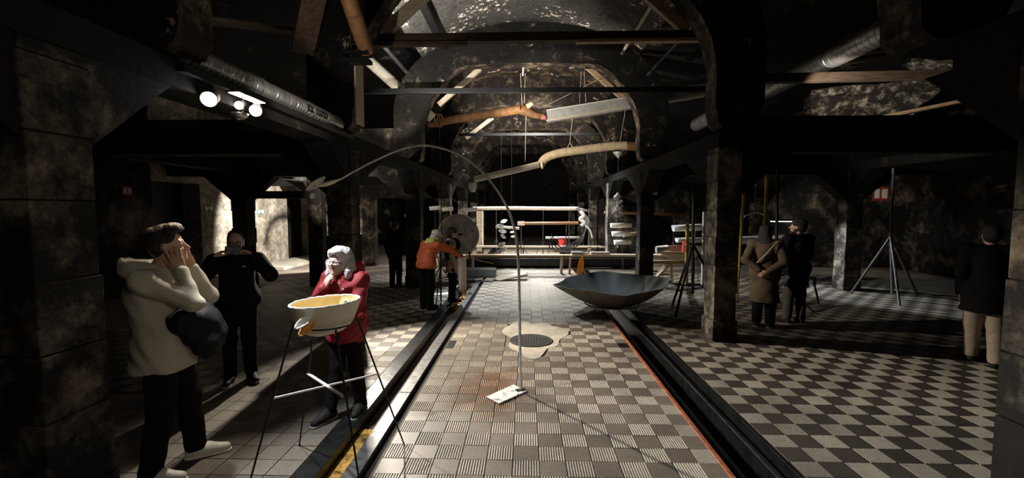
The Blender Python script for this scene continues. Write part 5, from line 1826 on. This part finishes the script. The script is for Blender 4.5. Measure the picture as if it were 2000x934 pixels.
hair_cap(p, p.hairmat, [((-.020, 0, .055), (.118, .102, .092)), ((-.045, 0, .0), (.10, .108, .105)), ((-.03, .095, -.055), (.062, .048, .090)), ((-.03, -.095, -.055), (.062, .046, .090)), ((-.07, 0, -.06), (.07, .10, .085)), ((.070, .01, .088), (.045, .075, .034)), ((.02, .115, -.105), (.04, .03, .045)), ((-.02, -.11, -.105), (.05, .035, .045))], .006,
         [((.120, 0, -.03), (.085, .078, .105))], wr=(.0045, 55, 30, .3))
gl = Body(.002)
for sd in (-1, 1):
    c = np.array([.108, .036 * sd, -.004])
    ring = [c + np.array([-.010 * abs(math.cos(a)) * (1 if math.cos(a) * sd > 0 else 0), .029 * math.cos(a), .021 * math.sin(a)]) for a in np.linspace(0, 2 * PI, 15)]
    for a, b in zip(ring[:-1], ring[1:]):
        gl.cone(p.j('head') + p.head_R @ a, p.j('head') + p.head_R @ b, .0036, .0036)
    gl.cone(p.j('head') + p.head_R @ np.array([.100, .064 * sd, .004]), p.j('head') + p.head_R @ np.array([.0, .080 * sd, .006]), .003, .003)
gl.cone(p.j('head') + p.head_R @ np.array([.110, -.010, .004]), p.j('head') + p.head_R @ np.array([.110, .010, .004]), .003, .003)
o = p.place('glasses', gl.mesh(.003), M('lilac_frames', (.55, .50, .62), .35), None)
tag(o, 'pale lilac framed glasses worn by the white-haired woman', 'glasses')
ct = p.coat(mat['red_coat'], .70, 'coat', .009, 1.10, 1.06, .005, (.0065, 11, 34, .2), .03, .4, .048)
B = Body(.03)
B.ell((-.075, 0, 1.345), (.105, .155, .065), roty(.15)).ell((-.085, .03, 1.39), (.085, .125, .045), roty(.25)).ell((.03, -.01, 1.40), (.09, .085, .12), None, .02, True)
p.place('hood', B.mesh(.008, None, (.005, 14, 30, 0)), mat['red_coat'], ct)
B = Body(.03)
B.cone((.112, .0, 1.235), (.125, .01, 1.13), .032, .026).cone((.11, .03, 1.23), (.122, .05, 1.12), .028, .022).cone((.112, -.03, 1.23), (.125, -.045, 1.15), .026, .018)
p.place('scarf', B.mesh(.007, None, (.004, 24, 20, 0)), M('red_scarf_cloth', (.33, .04, .04), .8), ct)
B = Body(.01).cone((.155, .03, .74), (.160, .02, 1.12), .010, .010)
p.place('zip', B.mesh(.006), mat['black_cloth'], ct)
B = Body(.01).ell((.13, .075, 1.195), (.010, .011, .011))
p.place('button', B.mesh(.004), mat['zinc'], ct)
p.trousers(mat['black_cloth'], .011, .92)
p.shoes(mat['shoe_dark'], .008, M('grey_sole', (.3, .3, .3), .6))

# ---------------------------------------------------------------- photographer in the dark
p = Person('person', 'balding man in black and glasses holding up a phone to take a picture', (-3.16, 4.72, 0), math.radians(-62), 1.70)
p.hairmat = mat['hair_brown']
p.set(head=(.03, 0, 1.545), neck=(0, 0, 1.40), chest=(0, 0, 1.22), pelvis=(0, 0, .92), shl=(0, .20, 1.345), shr=(0, -.20, 1.345), ell=(.17, .33, 1.19), elr=(.13, -.31, 1.16), wrl=(.295, .175, 1.435), wrr=(.30, -.165, 1.42),
      hipl=(0, .09, .90), hipr=(0, -.09, .90), toel=(.17, .16, .03))
p.head_R = head_frame(.02, -.06)
p.hands = {'l': ((.10, -.75, .45), (.15, -.4, -.8), .65, dict(thumb=(.4, .4))), 'r': ((.10, .70, .55), (.15, .4, -.8), .55, dict(thumb=(.4, .4)))}
p.body(mat['skin'], .012, (1.38, 1.68, .006, .0055))
hair_cap(p, p.hairmat, [((-.03, 0, .03), (.098, .082, .085)), ((-.05, 0, -.02), (.07, .078, .08)), ((-.02, 0, .07), (.09, .074, .072))], .008, [((.09, 0, .03), (.082, .085, .10)), ((.04, 0, -.12), (.14, .14, .10))])
B = Body(.002)
for sd in (-1, 1):
    c = np.array([.104, .033 * sd, .0])
    ring = [p.j('head') + p.head_R @ (c + np.array([0, .027 * math.cos(a), .017 * math.sin(a)])) for a in np.linspace(0, 2 * PI, 13)]
    for a, b in zip(ring[:-1], ring[1:]):
        B.cone(a, b, .004, .004)
    B.cone(p.j('head') + p.head_R @ np.array([.10, .06 * sd, .003]), p.j('head') + p.head_R @ np.array([.0, .08 * sd, .004]), .003, .003)
B.cone(p.j('head') + p.head_R @ np.array([.106, -.01, .003]), p.j('head') + p.head_R @ np.array([.106, .01, .003]), .003, .003)
o = p.place('glasses', B.mesh(.0035), mat['dark'], None)
tag(o, 'dark framed glasses worn by the man taking a picture', 'glasses')
ct = p.coat(mat['black_cloth'], .86, 'jacket', .011, 1.05, 1.12, wr=(.003, 10, 26, 0), collar=.03, belly=.8)
B = Body(.01).ell((.165, .08, 1.295), (.012, .022, .010))
p.place('badge', B.mesh(.004), mat['zinc'], ct)
p.trousers(mat['black_cloth'], .013)
p.shoes(mat['shoe_dark'], .009, mat['beige'])
B = Body(.004)
Rp = head_frame(0, -.05)
c = np.array([.335, .01, 1.492])
for a in (-1, 1):
    B.cone(c + np.array([0, -.066, .033 * a]), c + np.array([0, .066, .033 * a]), .0065, .0065)
B.ell(c, (.0055, .078, .040))
for a in np.linspace(-.028, .028, 8):
    B.cone(c + np.array([0, -.068, a]), c + np.array([0, .068, a]), .0055, .0055)
ph = p.place('phone', B.mesh(.004), M('phone_case', (.07, .065, .10), .4), None)
tag(ph, 'dark smartphone held up by the man in black', 'phone')
B = Body(.003)
for yv, zv in ((-.040, .014), (-.040, -.006), (-.018, .008)):
    B.ell(c + np.array([.007, yv, zv]), (.004, .007, .007))
p.place('camera_lens', B.mesh(.0025), mat['zinc'], ph)

# ---------------------------------------------------------------- man in the orange jacket
p = Person('person', 'man in an orange jacket and pale cap reaching out to the white post', (-1.89, 8.32, 0), math.radians(52), 1.62)
p.hairmat = mat['hair_white']
p.set(pelvis=(-.02, 0, .86), chest=(.10, 0, 1.14), neck=(.17, 0, 1.28), head=(.25, .0, 1.385), shl=(.12, .185, 1.225), shr=(.12, -.185, 1.225),
      elr=(.38, -.30, 1.13), wrr=(.56, -.38, 1.0), ell=(.06, .26, .98), wrl=(.14, .26, .76), hipl=(0, .09, .84), hipr=(0, -.09, .84), knl=(.02, .1, .46), knr=(.02, -.1, .46))
p.head_R = head_frame(-.1, -.35)
p.hands = {'r': ((.8, -.35, -.15), (-.1, -.1, -1), .35, dict()), 'l': ((.3, 0, -1), (0, -1, 0), .5, dict())}
p.body(mat['skin'], .012, (1.2, 1.6, .008, .008), eyes=False)
cp = hair_cap(p, mat['cap_white'], [((-.01, 0, .055), (.108, .092, .075)), ((.10, 0, .045), (.07, .07, .014))], .008, [((.02, 0, -.09), (.16, .13, .10))], 'cap', (.002, 14, 14, 0))
hair_cap(p, p.hairmat, [((-.05, 0, -.02), (.068, .079, .07))], .008)
ct = p.coat(mat['orange_coat'], .80, 'jacket', .010, 1.10, 1.10, .0, (.005, 6, 48, 0), .0, .4)
B = Body(.03).ell((.10, 0, 1.30), (.10, .125, .06), roty(.5)).ell((.20, 0, 1.33), (.09, .10, .05), roty(.5))
p.place('scarf', B.mesh(.009, None, (.004, 14, 26, 0)), mat['lime'], ct)
B = Body(.03).ell((.085, 0, 1.255), (.11, .14, .035), roty(.5))
p.place('hood', B.mesh(.009, None, (.004, 14, 26, 0)), mat['cap_white'], ct)
p.trousers(mat['black_cloth'], .012, 1.1)
p.shoes(mat['shoe_dark'], .010)

# ---------------------------------------------------------------- companion beyond the orange jacket
p = Person('person', 'dark-haired person in a beige coat and dark top, half hidden by the orange jacket', (-1.52, 9.0, 0), math.radians(20), 1.52)
p.hairmat = mat['hair_dark']
k = p.k
p.head_R = head_frame(-.1, -.15)
p.hands = {'r': ((.3, 0, -1), (0, 1, 0), .5, dict()), 'l': ((.3, 0, -1), (0, -1, 0), .5, dict())}
p.body(mat['skin'], .014, (1.2, 1.6, .009, .009), eyes=False)
hair_cap(p, p.hairmat, [((-.02, 0, .05), (.108, .088, .09)), ((-.05, 0, -.01), (.08, .082, .09))], .009, [((.10, 0, -.03), (.07, .08, .09))])
p.coat(mat['beige'], .62, 'coat', .013, 1.0, 1.0, .02, (.004, 8, 22, 0), .03)
B = Body(.03).ell((.03, -.02, 1.18), (.15, .17, .16)).cone((-.02, -.06, 1.10), (.0, -.02, .85), .15, .12)
p.place('dark_vest', B.mesh(.012, None, (.004, 10, 24, 0)), mat['dark_coat'], p.root)
p.trousers(mat['black_cloth'], .014)
p.shoes(mat['shoe_dark'], .011)

# ---------------------------------------------------------------- dark figure by the third pillar
p = Person('person', 'figure in black standing in the dark beside the third pillar', (-3.12, 10.45, 0), math.radians(75), 1.66)
p.hairmat = mat['hair_dark']
p.hands = {'r': ((.1, 0, -1), (0, 1, 0), .4, dict()), 'l': ((.1, 0, -1), (0, -1, 0), .4, dict())}
p.body(mat['skin'], .014, (1.4, 1.7, .01, .01), eyes=False)
hair_cap(p, p.hairmat, [((-.02, 0, .05), (.108, .088, .09)), ((-.05, 0, -.01), (.08, .082, .09))], .010, [((.10, 0, -.03), (.07, .08, .09))])
p.coat(mat['black_cloth'], .75, 'coat', .014, 1.0, 1.0, .0, (.003, 8, 22, 0), .03)
p.trousers(mat['black_cloth'], .014)
p.shoes(mat['shoe_dark'], .011, mat['white'])

# ---------------------------------------------------------------- couple in the far aisle
p = Person('person', 'long-haired woman in an olive coat with hands clasped behind her back', (3.86, 7.22, 0), math.radians(58), 1.66)
p.hairmat = mat['hair_brown']
p.set(ell=(-.16, .265, 1.09), elr=(-.15, -.27, 1.09), wrl=(-.205, .055, .935), wrr=(-.215, -.045, .925), head=(.02, 0, 1.535), neck=(-.005, 0, 1.40), chest=(0, 0, 1.22))
p.set(shl=(-.01, .175, 1.345), shr=(-.01, -.175, 1.345))
p.head_R = head_frame(-.25, .12)
p.hands = {'l': ((-.1, -.8, -.35), (.8, 0, .2), .5, dict()), 'r': ((-.25, .75, -.45), (.8, 0, .2), .6, dict())}
p.body(mat['skin'], .012, (.85, 1.7, .007, .007), eyes=False)
hair_cap(p, p.hairmat, [((-.02, 0, .05), (.112, .094, .092)), ((-.05, 0, -.03), (.092, .098, .12)), ((-.085, 0, -.16), (.075, .115, .17)), ((-.115, .01, -.28), (.06, .11, .13))], .009, [((.11, 0, -.03), (.075, .08, .11))], wr=(.003, 50, 20, 0))
ct = p.coat(mat['olive_coat'], .42, 'coat', .011, 1.20, 1.12, .03, (.004, 8, 18, 0), .03)
B = Body(.005)
st = spline([(-.12, -.17, 1.40), (-.175, -.09, 1.30), (-.185, -.02, 1.20), (-.17, .10, 1.06)], 5)
for a, b in zip(st[:-1], st[1:]):
    B.cone(a, b, .015, .015, None)
p.place('bag_strap', B.mesh(.007), mat['beige'], ct)
p.trousers(mat['black_cloth'], .013, 1.15)
p.shoes(mat['shoe_dark'], .010, mat['beige'])

p = Person('person', 'bearded man in a dark knee-length coat holding his hands at his side', (4.52, 7.48, 0), math.radians(98), 1.74)
p.hairmat = mat['hair_dark']
p.head_R = head_frame(.75, .16)
p.set(ell=(-.02, .265, 1.13), wrl=(.08, .25, .92), elr=(.06, -.25, 1.13), wrr=(.20, -.10, 1.0), knl=(.03, .10, .5), anl=(.05, .11, .085), toel=(.22, .15, .03))
p.hands = {'l': ((.2, .1, -.95), (0, -1, 0), .55, dict()), 'r': ((.3, .8, -.4), (-.8, .2, 0), .5, dict())}
p.body(mat['skin'], .012, (.8, 1.75, .007, .007), eyes=False)
hair_cap(p, p.hairmat, [((-.02, 0, .062), (.116, .096, .092)), ((-.05, 0, .0), (.088, .088, .09))], .009, [((.11, 0, -.03), (.075, .08, .10))], wr=(.004, 40, 44, 0))
hair_cap(p, p.hairmat, [((.045, 0, -.092), (.048, .050, .034)), ((.012, .056, -.065), (.03, .014, .04)), ((.012, -.056, -.065), (.03, .014, .04))], .007, [((.10, 0, -.06), (.025, .03, .02))], 'beard')
p.coat(mat['dark_coat'], .62, 'coat', .012, 1.10, 1.06, .01, (.003, 8, 20, 0), .04)
p.trousers(mat['jeans'], .012, 1.05)
p.shoes(mat['shoe_dark'], .010)

# ---------------------------------------------------------------- person half lost in the dark by the nearest pillar
p = Person('person', 'person in a black coat and beige trousers walking in the dark by the nearest pillar', (5.62, 5.52, 0), math.radians(48), 1.72)
p.hairmat = mat['hair_dark']
p.hands = {'r': ((.1, 0, -1), (0, 1, 0), .4, dict()), 'l': ((.1, 0, -1), (0, -1, 0), .4, dict())}
p.set(knl=(.06, .10, .5), anl=(.10, .10, .085), toel=(.26, .13, .03), anr=(-.14, -.10, .10), toer=(.02, -.12, .03))
p.head_R = head_frame(.2, 0)
p.body(mat['skin'], .014, (1.45, 1.75, .01, .01), eyes=False)
hair_cap(p, p.hairmat, [((-.02, 0, .05), (.108, .088, .09)), ((-.05, 0, -.01), (.08, .082, .09))], .010, [((.10, 0, -.03), (.07, .08, .09))])
p.coat(mat['black_cloth'], .66, 'coat', .014, 1.12, 1.1, .06, (.003, 8, 22, 0), .03)
p.trousers(mat['beige'], .013, 1.1)
p.shoes(mat['shoe_dark'], .011)
